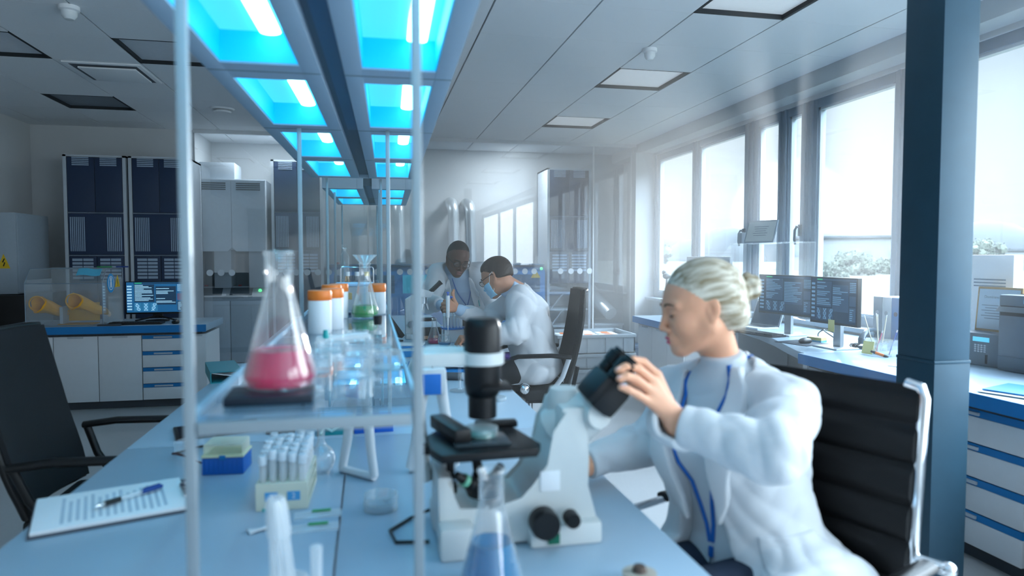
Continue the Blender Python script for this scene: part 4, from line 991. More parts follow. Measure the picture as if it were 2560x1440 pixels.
# left counter
CZ = .73
counter(-3.10, -1.42, 6.38, 7.10, CZ, 'blue edged counter on the left holding the glove box and monitor', th=.062)
x = -2.99
for k, w in enumerate((.345, .345, .345)):
    base_unit((x + k * .345, 6.43, 0), 0, w, 'door', ('leftmost', 'middle', 'right')[k] + ' white door cabinet under the left counter', h=.57)
base_unit((-1.953, 6.43, 0), 0, .34, 'drawer', 'white drawer unit with blue bands under the left counter', h=.57)
base_unit((-1.61, 6.43, 0), 0, .18, 'door', 'narrow white end cabinet behind the front rack post', h=.57)
# right counters (faces -x : rz=-90deg)
RX = 2.53
counter(RX - .03, 3.50, 5.22, 6.22, .75, 'far blue edged counter under the windows behind the woman', '-x', .058)
counter(RX - .03, 3.50, 2.165, 3.60, .75, 'blue edged counter with the phone side printers behind the steel column', '-x', .058)
counter(RX - .03, 3.50, .8, 2.160, .75, 'blue edged counter at the right picture edge', '-x', .058)
for k in range(3): base_unit((RX + .02, 6.20 - k * .325, 0), RD(-90), .325, 'door', ('far end', 'middle', 'near')[k] + ' white door cabinet under the far window counter', h=.60)
for k in range(2): base_unit((RX + .02, 3.585 - k * .40, 0), RD(-90), .40, 'door', ('first', 'second')[k] + ' white door cabinet right of the woman, under the phone side counter', h=.60)
base_unit((RX + .02, 2.78, 0), RD(-90), .58, 'drawer', 'white drawer unit with blue bands at the right, beside the steel column', h=.60)
base_unit((RX + .02, 2.15, 0), RD(-90), .5, 'drawer', 'last drawer unit cut by the right picture edge', h=.60)
# white desk between
t = thing('white_desk', 'white desk with a curved front edge carrying two monitors and a phone', 'desk', (3.0, 4.4, 0))
pl = [(2.545, 3.605), (2.56, 3.70), (2.63, 3.90), (2.76, 4.25), (2.87, 4.62), (2.94, 4.95), (2.98, 5.20), (3.50, 5.20), (3.50, 3.605)]
MB().prism([(a - 3.0, b - 4.4) for a, b in pl], .70, .748, bev=.003).out('desktop', M_bench, t)
for q in ((-.44, .46, -.795, -.755, 0, .70), (.0, .46, .74, .78, 0, .70)): MB().bb(*q).out('side_panel', M_white, t)
MB().bb(-.40, -.12, -.72, -.5, .08, .60, bev=.006).out('pedestal', M_lgrey, t)
# ================================================================= SCREENS
M_scr = mat('screen_dark', '123048', .25, emit=.28, var=.05); M_scr2 = mat('screen_bright', '1c6090', .25, emit=.45, var=.05)
M_sln = mat('screen_line', '6f9ab8', .4, emit=.25); M_sln2 = mat('screen_line_bright', '9fd0ea', .4, emit=.5); M_sgr = mat('screen_green', '2fae72', .4, emit=.5)
M_spn = mat('screen_panel', '1d3f5c', .3, emit=.3); M_sth = mat('screen_thumb', '2f7aa5', .3, emit=.45); M_spk = mat('screen_rose', '6a5a7a', .4, emit=.3)
def screen(parent, w, h, y, seed, bright, z0=0):
    """flat display content: text panes, number grid, helix thumbnails"""
    rnd = random.Random(seed); m = MB()
    P = lambda x0, x1, z0_, z1_, k, dy=0: m.bb(w * x0, w * x1, y - .0006 - dy, y, z0 + h * z0_, z0 + h * z1_, mi=k)
    P(-.5, .5, 0, 1, 0, -.0003); P(-.38, .5, .95, .99, 2); P(-.36, -.24, .955, .985, 3, .0002)
    P(-.37, -.03, .34, .93, 2, .0001); P(-.01, .34, .25, .86, 2, .0001)
    for c0, c1, za, zb in ((-.36, -.04, .38, .91), (0, .33, .30, .84)):
        z = zb
        while z > za:
            n = rnd.choice((1, 1, 2)); x = c0
            if rnd.random() < .85:
                L = (c1 - c0) * rnd.uniform(.35, 1); m.bb(w * x, w * (x + L), y - .0012, y, z0 + h * (z - .022), z0 + h * z, mi=1)
            z -= .042
    for r in range(9):
        m.bb(w * -.49, w * -.41, y - .001, y, z0 + h * (.08 + .095 * r), z0 + h * (.13 + .095 * r), mi=1)
    for r in range(6):
        for c in range(6): m.bb(w * (.365 + .022 * c), w * (.38 + .022 * c), y - .001, y, z0 + h * (.70 + .04 * r), z0 + h * (.725 + .04 * r), mi=1)
    P(.36, .49, .40, .62, 5, .0001); P(.36, .49, .05, .36, 2, .0001)
    for r in range(6): m.bb(w * .37, w * (.40 + .06 * rnd.random()), y - .001, y, z0 + h * (.08 + .045 * r), z0 + h * (.10 + .045 * r), mi=1)
    for k in range(3):
        xa = -.375 + k * .135; P(xa, xa + .125, .04, .31, 4, .0001)
        for s in (1, -1):
            pts = [(w * (xa + .0625 + (k - 1) * .04 * (q - .5) + s * .028 * sin(q * 7 + k)), y - .0014, z0 + h * (.05 + .25 * q)) for q in np.linspace(0, 1, 14)]
            m.tube(pts, .0022, 5, mi=1)
        for q in np.linspace(.05, .95, 8):
            cx = xa + .0625 + (k - 1) * .04 * (q - .5); dx = .028 * sin(q * 7 + k)
            m.tube([(w * (cx - dx), y - .0014, z0 + h * (.05 + .25 * q)), (w * (cx + dx), y - .0014, z0 + h * (.05 + .25 * q))], .0014, 5, mi=1)
    ms = [M_scr2, M_sln2, M_spn, M_sgr, M_sth, M_spk] if bright else [M_scr, M_sln, M_spn, M_sgr, M_spn, M_spn]
    return m.out('screen', ms, parent, smooth=False)
def monitor(loc, rz, label, bright=False, lift=.17, w=.56, h=.285, seed=1, vfeet=False, group='desktop monitors'):
    t = thing('monitor', label, 'monitor', loc, rz, group)
    MB().bb(-w / 2 - .008, w / 2 + .008, -.012, .018, lift - .016, lift + h + .008, bev=.004).out('case', M_black, t)
    screen(t, w - .004, h, -.0125, seed, bright, lift)
    if vfeet:
        MB().tube([(-.17, -.05, .012), (0, .03, .05), (.17, -.05, .012)], .008, 8).bb(-.04, .04, .018, .05, .03, lift + .1, bev=.004).lathe([(0, 0), (.10, 0), (.10, .010), (.0, .016)], c=(0, .02, 0), seg=28).out('stand', M_black, t)
    else:
        MB().bb(-.032, .032, .022, .05, .008, lift + .12, bev=.005).out('stand', M_alu, t)
        MB().bb(-.11, .11, -.07, .10, 0, .010, bev=.004).out('base', M_alu, t)
    return t
monitor((-1.925, 6.78, CZ), .02, 'lit blue monitor with text panes and helix pictures on the left counter', True, .085, .50, .275, 3, True)
monitor((2.985, 4.47, .748), atan2(-.48, .098) + 0, 'left of the two monitors on the white desk, by the narrow windows', False, .165, .50, .27, 4)
monitor((2.865, 3.775, .748), atan2(-.362, .020), 'right of the two monitors on the white desk, with the yellow note', False, .165, .40, .275, 5)
def keyboard(loc, rz, label):
    t = thing('keyboard', label, 'keyboard', loc, rz, 'keyboards')
    MB().bb(-.215, .215, -.065, .065, 0, .016, bev=.004).out('case', M_black, t)
    k = MB()
    for r in range(5):
        for c in range(20): k.bb(-.205 + c * .0205, -.1885 + c * .0205, -.055 + r * .0225, -.036 + r * .0225, .016, .021)
    k.out('key_block', M_blackr, t); return t
def mouse(loc, rz, label):
    t = thing('computer_mouse', label, 'mouse', loc, rz, 'computer mice')
    MB().sph((0, 0, .013), (.033, .058, .022), 20).out('shell', M_black, t)
    MB().cyl((-.004, .028, .032), (.004, .028, .032), .008).out('wheel', M_dgrey, t); return t
keyboard((-2.02, 6.53, CZ), 0, 'black keyboard before the lit blue monitor on the left counter'); mouse((-1.70, 6.52, CZ), .1, 'black mouse right of the keyboard on the left counter')
keyboard((2.815, 4.55, .748), RD(-80), 'black keyboard under the left monitor of the white desk')
# laptop left of the desk monitors
t = thing('laptop', 'open laptop at the far end of the white desk behind the woman\'s bun', 'laptop', (3.04, 4.98, .748), RD(-78))
MB().bb(-.16, .16, -.11, .11, 0, .016, bev=.004).out('base', M_lgrey, t)
MB().bb(-.14, .14, -.02, .09, .016, .018).out('key_block', M_dgrey, t)
l = MB().box((0, .155, .115), (.32, .010, .22), rot=Euler((RD(-20), 0, 0)), bev=.004).out('lid', M_lgrey, t)
MB().box((0, .148, .115), (.29, .002, .19), rot=Euler((RD(-20), 0, 0))).out('screen', M_scr, l)
o = MB().bb(-.14, .12, -.11, .11, 0, .004, bev=.0015).out('mouse_pad', mat('mouse_pad_navy', '1d2b3a', .8)); at(tag(o, 'dark mouse pad on the white desk before the sticky note block', 'mouse pad'), (2.82, 4.02, .748), RD(-75))
mouse((2.83, 4.01, .7525), RD(-70), 'dark mouse on the mouse pad of the white desk')
t = thing('sticky_note_block', 'block of yellow, white and blue sticky notes behind the mouse', 'sticky notes', (2.97, 4.08, .748), RD(-70))
MB().bb(-.05, .05, -.03, .03, 0, .012).out('blue_notes', mat('note_blue', '6fb3d3', .8), t); MB().bb(-.05, .05, -.03, .03, .012, .032).out('yellow_notes', M_yellow, t)
o = MB().bb(-.027, .027, -.0015, 0, -.075, .0).out('sticky_note', M_yellow); at(tag(o, 'yellow sticky note hanging from the lower edge of the right desk monitor', 'sticky note'), (2.835, 3.76, .93), atan2(-.362, .02))
# telephone
t = thing('telephone', 'dark desk telephone with a coiled cord on the white desk', 'telephone', (3.115, 3.68, .748), RD(-62))
MB().prism([(-.10, 0), (.10, 0), (.10, .055), (-.10, .022)], -.085, .085, M=Matrix(((0, 0, 1, 0), (1, 0, 0, 0), (0, 1, 0, 0), (0, 0, 0, 1))), bev=.006).out('body', mat('phone_slate', '2f4350', .35), t)
k = MB()
for r in range(4):
    for c in range(3): k.box((.0 + c * .022, -.06 + r * .026, .036 + r * .0042), (.016, .017, .010), rot=Euler((RD(9.4), 0, 0)), bev=.002)
k.out('keypad', M_black, t)
h = MB().tube([(-.055, -.12, .062), (-.055, -.10, .085), (-.055, -.03, .115), (-.055, .05, .115), (-.055, .11, .095), (-.055, .125, .078)], [(.022, .016), (.020, .016), (.014, .012), (.014, .012), (.020, .016), (.022, .016)], 14)
h.tube([(-.055, -.118, .07), (-.055, -.115, .04)], [.020, .022], 14).tube([(-.055, .12, .08), (-.055, .112, .052)], [.020, .022], 14)
h.out('handset', mat('phone_slate', '2f4350', .35), t)
hx = [(-.112 - .0003 * i + .012 * sin(i * .9), -.040 + .0 * i + .008 * sin(i * .13) * 3, .014 + .011 * cos(i * .9)) for i in range(95)]
MB().tube(hx, .0028, 6).out('coiled_cord', M_black, t)
t = thing('desk_cable', 'black looped cable behind the right desk monitor stand', 'cable', (3.12, 4.10, .748))
MB().tube([(.0 + .05 * cos(a), .06 * sin(a) + .01 * a, .02 + .05 * abs(sin(a * .7))) for a in np.linspace(0, 9, 40)], .004, 8).out('cord', M_black, t)
# pen holder
t = thing('pen_holder', 'clear acrylic pen holder at the desk end with a note leaning on it', 'pen holder', (2.945, 3.45, .75), RD(-70))
MB().bb(-.085, .085, -.05, -.047, 0, .09).bb(-.085, .085, .047, .05, 0, .09).bb(-.085, -.082, -.05, .05, 0, .09).bb(.082, .085, -.05, .05, 0, .09).bb(-.085, .085, -.05, .05, 0, .003).bb(.0, .003, -.05, .05, 0, .07).out('tray', M_glasst, t)
for k, (dx, dy, tx, ty, c, l, lb) in enumerate([(-.04, .0, -.06, -.03, 'd8cfb8', .23, 'wooden stick leaning farthest left in the pen holder'), (-.03, .02, -.03, .01, 'd8cfb8', .235, 'wooden stick second from left in the pen holder'), (-.02, -.01, -.008, .0, 'd8cfb8', .23, 'upright wooden stick in the pen holder'), (-.015, .01, .03, .0, 'd8cfb8', .23, 'wooden stick leaning right in the pen holder'), (-.03, -.02, .03, .02, 'd06a86', .14, 'pink pen leaning in the pen holder'), (.04, 0, .035, .02, '2a5bb0', .15, 'blue pen standing at the right of the pen holder')]):
    r = 'pen' if k > 3 else 'wooden_stick'
    P0 = Matrix.Rotation(RD(-70), 3, 'Z') @ V((dx, dy, .004)) + V((2.945, 3.45, .75)); dv = Matrix.Rotation(RD(-70), 3, 'Z') @ V((tx, ty, l)); dv.normalize()
    p = thing(r, lb, 'pen' if k > 3 else 'stick', P0, 0, 'sticks and pens in the acrylic holder')
    p.rotation_euler = V((0, 0, 1)).rotation_difference(dv).to_euler()
    MB().tube([(0, 0, .0), (0, 0, l - .02), (0, 0, l)], [.0032, .0032, .002], 8).out('shaft', mat('stick_' + c, c, .5), p)
    MB().tube([(0, 0, l - .012), (0, 0, l + .002)], .0034, 8).out('tip', M_white, p)
t = thing('highlighter', 'orange highlighter with black ends leaning before the pen holder', 'marker pen', (2.865, 3.375, .758), RD(-78))
MB().tube([(-.025, 0, .012), (.03, 0, .002)], .0085, 12).out('barrel', M_cap, t)
MB().tube([(-.055, 0, .0175), (-.025, 0, .012)], [.007, .0088], 12).tube([(.03, 0, .002), (.052, 0, -.001)], [.0088, .005], 12).out('cap', M_black, t)
o = MB().box((0, 0, .04), (.07, .002, .075), rot=Euler((RD(-14), 0, 0))).out('sticky_note', M_yellow); at(tag(o, 'yellow note leaning against the acrylic pen holder', 'sticky note'), (2.868, 3.475, .751), RD(-76))
o = MB().bb(-.15, .15, -.105, .105, 0, .003).out('paper_sheet', M_paper); at(tag(o, 'white sheet lying on the counter left of the steel column', 'paper'), (2.85, 3.05, .75), .4)
# ring binders by the window
for k, (y, c, lb) in enumerate(((3.86, '8a97a3', 'grey ring binder, leftmost of the three by the window'), (3.78, 'dce3e8', 'white ring binder in the middle of the three by the window'), (3.70, '1878b8', 'blue ring binder, rightmost of the three by the column'))):
    t = thing('ring_binder', lb, 'binder', (3.40, y, .80 if k < 9 else .75), 0, 'ring binders by the window'); t.location.z = .751
    MB().bb(-.15, .13, -.039, .039, 0, .315, bev=.006).out('cover', mat('binder_' + c, c, .5), t)
    MB().bb(.0, .128, -.030, .030, .004, .30).out('paper', M_paper, t)
    MB().lathe([(.009, 0), (.014, 0), (.014, .003), (.009, .003)], c=(-.1505, 0, .21), axis=(-1, 0, 0), seg=20).lathe([(0, 0), (.009, 0), (0, .001)], c=(-.1505, 0, .21), axis=(-1, 0, 0), seg=16).out('finger_ring', M_lgrey if k < 2 else M_navy, t)
# acrylic riser with certificate
t = thing('acrylic_riser', 'clear acrylic riser standing by the narrow windows behind the monitors', 'riser', (3.37, 5.28, .75))
m = MB().bb(-.10, .10, -.48, .48, .685, .693)
for y in (-.47, -.02, .47): m.bb(-.10, .10, y - .003, y + .003, 0, .685)
m.out('acrylic_body', M_glass, t)
t = thing('framed_certificate', 'framed certificate leaning back on top of the acrylic riser', 'certificate', (3.36, 5.45, 1.4435), RD(-74))
R = Euler((RD(-17), 0, 0)); q = R.to_matrix()
MB().box(q @ V((0, 0, .105)), (.33, .012, .21), rot=R, bev=.003).out('frame', M_frame, t)
MB().box(q @ V((0, -.0065, .105)), (.30, .001, .18), rot=R).out('sheet', mat('certificate_paper', 'c9d2d2', .7), t)
s = MB()
for k in range(5): s.box(q @ V((0, -.0072, .15 - .02 * k)), (.16 - .02 * (k % 3), .0005, .005), rot=R)
s.out('printed_lines', M_ink, t)
MB().tube([(0, .02, .06), (0, .085, .003)], .006, 8).out('prop', M_black, t)
o = MB().bb(-.03, .03, -.035, .035, 0, .10, bev=.004).out('small_box', M_grey); at(tag(o, 'small grey box left of the certificate on the acrylic riser', 'box'), (3.36, 5.71, 1.4435))
# grey monitor back on the far counter
t = thing('monitor', 'pale grey monitor seen from behind on the far window counter above the woman\'s head', 'monitor', (3.20, 6.04, .75), RD(-70), 'desktop monitors')
MB().bb(-.27, .27, -.02, .02, .24, .575, bev=.006).out('case', M_lgrey, t)
MB().bb(-.03, .03, -.0, .04, .01, .3, bev=.005).bb(-.11, .11, -.08, .1, 0, .012, bev=.004).out('stand', M_grey, t)
t = thing('desk_ornament', 'small dark object with two round knobs on the sill left of the woman\'s head', 'ornament', (3.48, 7.6, .801))
MB().cyl((0, 0, 0), (0, 0, .25), .012).sph((0, 0, .29), (.05, .05, .04), 16).sph((.0, .07, .33), (.03, .03, .03), 14).cyl((0, 0, 0), (0, 0, .012), .07).out('body', M_dgrey, t)
# certificates and printers behind the column
t = thing('standing_folder', 'white upright document box with printed lines right of the steel column', 'document box', (3.36, 3.13, .751), RD(-84))
MB().bb(-.13, .13, -.02, .05, 0, .585, bev=.004).out('body', M_paper, t)
s = MB()
for k in range(3): s.bb(-.09, .09, -.0212, -.02, .41 + .018 * k, .417 + .018 * k)
s.out('printed_lines', M_ink, t)
t = thing('framed_certificate', 'wooden framed college certificate standing between the column and the printers', 'certificate', (3.26, 3.00, .93), RD(-84))
R = Euler((RD(-5), 0, 0)); q = R.to_matrix()
MB().box(q @ V((0, 0, .115)), (.24, .012, .24), rot=R, bev=.003).out('frame', mat('wood_frame', '9b7a4a', .5, stretch=(2, 40, 40)), t)
MB().box(q @ V((0, -.0066, .115)), (.22, .001, .215), rot=R).out('sheet', mat('certificate_blue_paper', 'a9bfce', .7), t)
s = MB()
for k in range(6): s.box(q @ V((.0, -.0074, .135 - .014 * k)), (.18 - .04 * (k % 2), .0005, .004), rot=R)
s.out('printed_lines', M_ink, t)
text('Dominance College', .020, q @ V((0, -.0076, .18)), (RD(85), 0, 0), M_ink, 'title', t)
MB().lathe([(.014, 0), (.02, 0), (.02, .0006), (.014, .0006)], c=q @ V((.06, -.0078, .035)), axis=(0, -1, 0), seg=24).lathe([(0, 0), (.009, 0), (0, .0006)], c=q @ V((.06, -.0078, .035)), axis=(0, -1, 0), seg=18).out('seal', M_ink, t)
o = MB().bb(-.17, .17, -.11, .11, 0, .177, bev=.006).out('machine_base', M_dgrey)
bpy.data.objects.remove(o)
M_prn = mat('printer_slate', '55636f', .45)
t = thing('card_printer', 'small slate grey device with a keypad and cyan display beside the steel column', 'printer', (3.22, 2.985, .751), RD(-84))
MB().bb(-.15, .085, -.07, .12, 0, .172, bev=.006).out('body', M_prn, t)
MB().bb(-.055, .035, -.073, -.069, .128, .152, bev=.001).out('display', mat('cyan_display', '58b9d6', .3, emit=.5), t)
k = MB()
for r in range(4):
    for c in range(4): k.bb(-.045 + c * .017, -.033 + c * .017, -.073, -.069, .072 + r * .011, .080 + r * .011)
k.out('keypad', M_lgrey, t)
MB().bb(.015, .027, -.0715, -.069, .015, .062).out('card_slot', M_black, t)
t = thing('laser_printer', 'large slate grey printer at the right picture edge on the counter', 'printer', (3.20, 2.66, .751), RD(-84))
MB().bb(-.21, .24, -.06, .275, 0, .385, bev=.01).out('body', M_prn, t)
MB().bb(-.205, .235, -.065, -.055, .02, .075, bev=.003).out('paper_tray', M_prn, t)
MB().bb(-.2, .23, -.063, -.058, .28, .33).out('output_slot', M_black, t)
MB().prism([(-.09, .30), (.0, .385), (.1, .385), (.1, .30)], -.21, .24, M=Matrix(((0, 0, 1, 0), (1, 0, 0, 0), (0, 1, 0, 0), (0, 0, 0, 1))), bev=.004).out('control_panel', M_prn, t)
MB().bb(-.08, .1, -.070, -.062, .345, .365).out('display', mat('cyan_display', '58b9d6', .3, emit=.5), t)
t = thing('blue_folder', 'blue folder with white sheets lying on the counter at the right edge', 'folder', (2.72, 2.30, .751), .35)
MB().bb(-.12, .12, -.16, .16, .008, .014, bev=.001).out('cover', M_blue, t)
MB().sheet([[(-.15 + .28 * i / 4, -.17 + .34 * j / 3, .006 + .001 * sin(i * 2 + j)) for i in range(5)] for j in range(4)], .003).out('paper', M_paper, t)

# ================================================================= GLOVE BOX
t = thing('glove_box', 'clear acrylic glove box with a pair of yellow gauntlets on the left counter', 'glove box', (-2.555, 6.44, CZ))
w, d, h = .297, .50, .395
a = MB().bb(-w, w, 0, .006, 0, h - .03).bb(-w, w, d - .006, d, 0, h + .10).bb(-w, -w + .006, 0, d, 0, h).bb(w - .006, w, 0, d, 0, h).bb(-w, w, .098, d, h + .09, h + .096)
a.prism([(0, h - .03), (.006, h - .03), (.10, h + .096), (.094, h + .096)], -w, w, M=Matrix(((0, 0, 1, 0), (1, 0, 0, 0), (0, 1, 0, 0), (0, 0, 0, 1))))
a.out('acrylic_panels', M_glasst, t)
e = MB()
for p, q in (((-w, 0, .003), (-w, 0, h - .03)), ((w, 0, .003), (w, 0, h - .03)), ((-w, 0, h - .03), (w, 0, h - .03)), ((-w, 0, h - .03), (-w, .1, h + .096)), ((w, 0, h - .03), (w, .1, h + .096)), ((-w, .1, h + .096), (w, .1, h + .096)), ((-w, d, h + .096), (w, d, h + .096)), ((w, .1, h + .096), (w, d, h + .096)), ((w, d, .003), (w, d, h + .096)), ((-w, 0, .006), (w, 0, .006))):
    e.tube([p, q], .004, 6)
e.out('edge_trim', mat('acrylic_edge', '7a8d9c', .3), t)
M_glove = mat('yellow_rubber', 'ffae0a', .5, var=.12, scale=20)
for k, (x, z) in enumerate(((-.19, .175), (.09, .195))):
    tw = .35 * (1 if k else -1)
    pts = [(x - .02, .02, z + .02), (x + .0, .06, z + .005), (x + .04, .10, z - .02), (x + .09, .15, z - .06), (x + .12, .20, z - .075)]
    n = 22; rings = []
    rs = [.072, .062, .05, .043, .036]
    m = MB(); prev = None
    for i, (p, r) in enumerate(zip(pts, rs)):
        ring = []
        for q in range(n):
            a_ = 2 * pi * q / n; rr = r * (1 + .12 * sin(a_ * 3 + i * 1.1 + k) + .06 * sin(a_ * 7 + i))
            tx = V(pts[min(i + 1, 4)]) - V(pts[max(i - 1, 0)]); tx.normalize()
            u = tx.cross(V((0, 0, 1))).normalized(); v_ = u.cross(tx)
            ring.append(m._v(V(p) + u * rr * cos(a_) + v_ * rr * sin(a_)))
        if prev:
            for q in range(n): m._f([prev[q], prev[(q + 1) % n], ring[(q + 1) % n], ring[q]])
        prev = ring
    m._f(prev)
    for f_, (dx, dz) in enumerate(((0, .02), (.012, .006), (.016, -.008), (.01, -.02))):
        m.tube([V(pts[-1]) + V((-.01, 0, dz)), V(pts[-1]) + V((.03 + dx, .03, dz - .012)), V(pts[-1]) + V((.045 + dx, .05, dz - .04))], [.015, .013, .009], 10)
    o = m.out('gauntlet', M_glove, t)
    md = o.modifiers.new('thickness', 'SOLIDIFY'); md.thickness = .002
    MB().tube([(x - .02 + .062 * cos(b), .012, z + .02 + .062 * sin(b)) for b in np.linspace(0, 2 * pi, 25)[:-1]], .006, 8, closed=True).out('port_ring', M_glove, t)
MB().bb(-.055, .20, .20, .21, .03, .19).out('yellow_card', mat('yellow_card', 'd8a51a', .6), t)
MB().bb(-.07, -.045, .08, .42, .006, .16).out('inner_stand', mat('frosted_white', 'aebbc6', .5), t)
MB().bb(-.08, .20, .06, .2, .006, .014).out('wooden_tray', mat('yellow_tray', 'b98418', .6), t)
YZ = Matrix(((0, 0, 1, w + .001), (1, 0, 0, 0), (0, 1, 0, 0), (0, 0, 0, 1)))
st = MB().lathe([(0, 0), (.085, 0), (.085, .002), (0, .002)], c=(w + .0, .20, .36), axis=(1, 0, 0), seg=30).out('blue_round_sticker', mat('sticker_blue', '1f9ad8', .4), t)
MB().lathe([(.055, 0), (.063, 0), (.063, .001), (.055, .001)], c=(w + .0021, .20, .36), axis=(1, 0, 0), seg=26).bb(w + .002, w + .003, .18, .22, .32, .37).sph((w + .0025, .20, .39), (.001, .02, .022), 12).out('pictogram', M_paper, st)
st = MB().prism([(.30, .32), (.42, .32), (.36, .43)], 0, .002, M=YZ).out('warning_sticker', M_wyellow, t)
MB().bb(w + .003, w + .004, .354, .366, .345, .39).bb(w + .003, w + .004, .354, .366, .33, .34).out('mark', M_black, st)
t2 = thing('cleaning_cloth', 'cyan cloth strip lying over the top edge of the glove box', 'cloth', (-2.37, 6.486, CZ + .466), .05)
MB().sheet([[(-.09 + .18 * i / 6, -.045 + .07 * j / 4, -.030 + .055 * j / 4 + .006 * sin(i)) for i in range(7)] for j in range(5)], .004).out('cloth', mat('cyan_cloth', '5cc0e0', .8), t2)
o = MB().bb(-.06, .06, -.01, .01, 0, .012, bev=.002).out('marker_pen', mat('marker_green', '2a8f52', .5)); at(tag(o, 'green marker lying on the glove box top', 'marker pen'), (-2.36, 6.80, CZ + .4955), .1)
o = MB().bb(-.05, .05, -.01, .01, 0, .012, bev=.002).out('marker_pen', mat('marker_navy', '1f3f88', .5)); at(tag(o, 'navy marker lying on the glove box top beside the green one', 'marker pen'), (-2.22, 6.82, CZ + .4955), .0)
o = MB().bb(-.09, .09, -.02, .02, 0, .014, bev=.003).out('tweezers_case', M_dgrey); at(tag(o, 'dark flat case on the counter under the right front edge of the glove box', 'case'), (-2.20, 6.41, CZ), 0)

# ================================================================= CHAIRS
def star_base(t, r=.30, z=.0, M=None, hub=.36):
    M = M or M_black
    for k in range(5):
        a = 2 * pi * k / 5 + .3
        l = MB().tube([(0, 0, .13), (r * .5 * cos(a), r * .5 * sin(a), .105), (r * cos(a), r * sin(a), .075)], [(.026, .022), (.022, .018), (.016, .014)], 10).out('base_leg', M, t)
        MB().cyl((r * cos(a) - .014 * sin(a), r * sin(a) + .014 * cos(a), .028), (r * cos(a) + .014 * sin(a), r * sin(a) - .014 * cos(a), .028), .028, seg=16).cyl((r * cos(a), r * sin(a), .03), (r * cos(a), r * sin(a), .08), .008).out('caster', M_blackr, l)
    MB().cyl((0, 0, .08), (0, 0, .24), .030, seg=20).cyl((0, 0, .24), (0, 0, hub), .016, seg=16).out('gas_lift', M_chrome, t)
def task_chair(loc, rz, label, seat=.47, lean=.16, support=None, arm=.22):
    """local: faces +y"""
    t = thing('office_chair', label, 'chair', loc, rz)
    star_base(t, hub=seat - .06)
    MB().prism([(-.22, -.22), (.22, -.22), (.25, .05), (.24, .22), (.18, .25), (-.18, .25), (-.24, .22), (-.25, .05)], seat - .05, seat + .015, bev=.018).out('seat', M_mesh, t)
    MB().bb(-.13, .13, -.14, .12, seat - .09, seat - .05, bev=.01).out('mechanism', M_black, t)
    # curved mesh back
    rows = []; Hb = .585
    for i in range(13):
        q = i / 12; zz = seat + .03 + Hb * q; yb = -.235 - lean * q ** 1.2 - .03 * sin(pi * q * .9)
        hw = .245 * (1 - .20 * max(0, (q - .55) / .45) ** 1.6) * (1 - .10 * max(0, (.2 - q) / .2))
        rows.append([(hw * u, yb - .04 * (u * u) * -1, zz) for u in np.linspace(-1, 1, 11)])
    b = MB().sheet(rows, .018).out('backrest', M_mesh, t, ang=60)
    edge = [r[0] for r in rows] + rows[-1][1:-1] + [r[-1] for r in rows[::-1]] + rows[0][-2:0:-1]
    MB().tube([V(p) + V((0, -.009, 0)) for p in edge], .013, 10, closed=True).out('back_frame', M_black, b)
    MB().tube([(0, -.12, seat - .07), (0, -.27, seat - .05), (0, -.305, seat + .12)], [(.035, .014)] * 3, 10).out('back_bracket', M_black, t)
    for s in (-1, 1):
        x = s * .285
        MB().tube([(x, -.22, seat + arm), (x, -.10, seat + arm + .012), (x, .10, seat + arm + .008), (x, .20, seat + arm - .025), (x, .235, seat + arm - .09), (x * .97, .20, seat + .06), (x * .88, .06, seat - .04), (x * .6, .04, seat - .06)], [(.021, .013), (.024, .014), (.024, .014), (.022, .013), (.018, .013), (.017, .013), (.017, .013), (.017, .013)], 12).out('armrest', M_black, t)
        MB().tube([(x, -.21, seat + arm), (x * .96, -.17, seat + .10), (x * .88, -.08, seat - .03)], [(.015, .011)] * 3, 10).out('arm_support', support or M_black, t)
    return t
task_chair((-.885, 2.64, 0), RD(-90), 'black mesh office chair pulled up to the left side of the near table', .46, .12, arm=.21)
ch = task_chair((1.00, 4.22, 0), RD(82), 'black mesh office chair under the seated man with the face mask', .50, .10, M_lgrey)
MB().sph((-.265, .06, .53), .036, 20).out('height_knob', M_chrome, ch)
# woman's leather chair (local: faces +y)
t = thing('leather_office_chair', 'black ribbed leather chair with chrome frame behind the woman in the white coat', 'chair', (.77, 1.315, 0))
t.rotation_euler.z = RD(114.8)
star_base(t, .31, M=M_chrome, hub=.39)
seat = .45
MB().prism([(-.25, -.24), (.25, -.24), (.25, .15), (-.25, .15)], seat - .05, seat + .004, bev=.02).out('seat', M_leather, t)
rows = []
for i in range(61):
    q = i / 60; zz = .48 + .575 * q; yb = -.25 - .045 * q + .02 * sin(q * pi); dq = abs(((q * 7 + .5) % 1) - .5) / 7 * .575; rib = .014 * (1 - math.exp(-(dq / .011) ** 2))
    rows.append([(u * .243, yb + rib - .012 * (1 - u * u), zz) for u in np.linspace(-1, 1, 9)])
MB().sheet(rows[::-1], .022).out('backrest', M_leather, t, ang=60)
for s in (-1, 1):
    MB().tube([(s * .248, .14, seat - .03), (s * .248, -.15, seat - .035), (s * .248, -.235, seat - .01), (s * .248, -.258, seat + .08), (s * .248, -.262, .75), (s * .248, -.292, 1.03), (s * .240, -.297, 1.05), (s * .21, -.30, 1.056)], .012, 14).out('side_frame', M_chrome, t)
    a = MB().tube([(s * .285, -.255, .695), (s * .290, -.12, .700), (s * .290, .0, .700), (s * .292, .05, .690), (s * .294, .085, .655), (s * .294, .095, .60), (s * .292, .08, .53), (s * .265, .05, .44)], [(.012, .010)] * 8, 12).out('armrest', M_chrome, t)
    MB().tube([(s * .287, -.235, .700), (s * .290, -.16, .705), (s * .290, -.10, .706)], [(.022, .012)] * 3, 12).out('arm_pad', M_black, a)
    MB().cyl((s * .24, -.262, .695), (s * .315, -.262, .695), .013, seg=16).sph((s * .315, -.262, .695), .016, 14).out('arm_bolt', M_chrome, a)
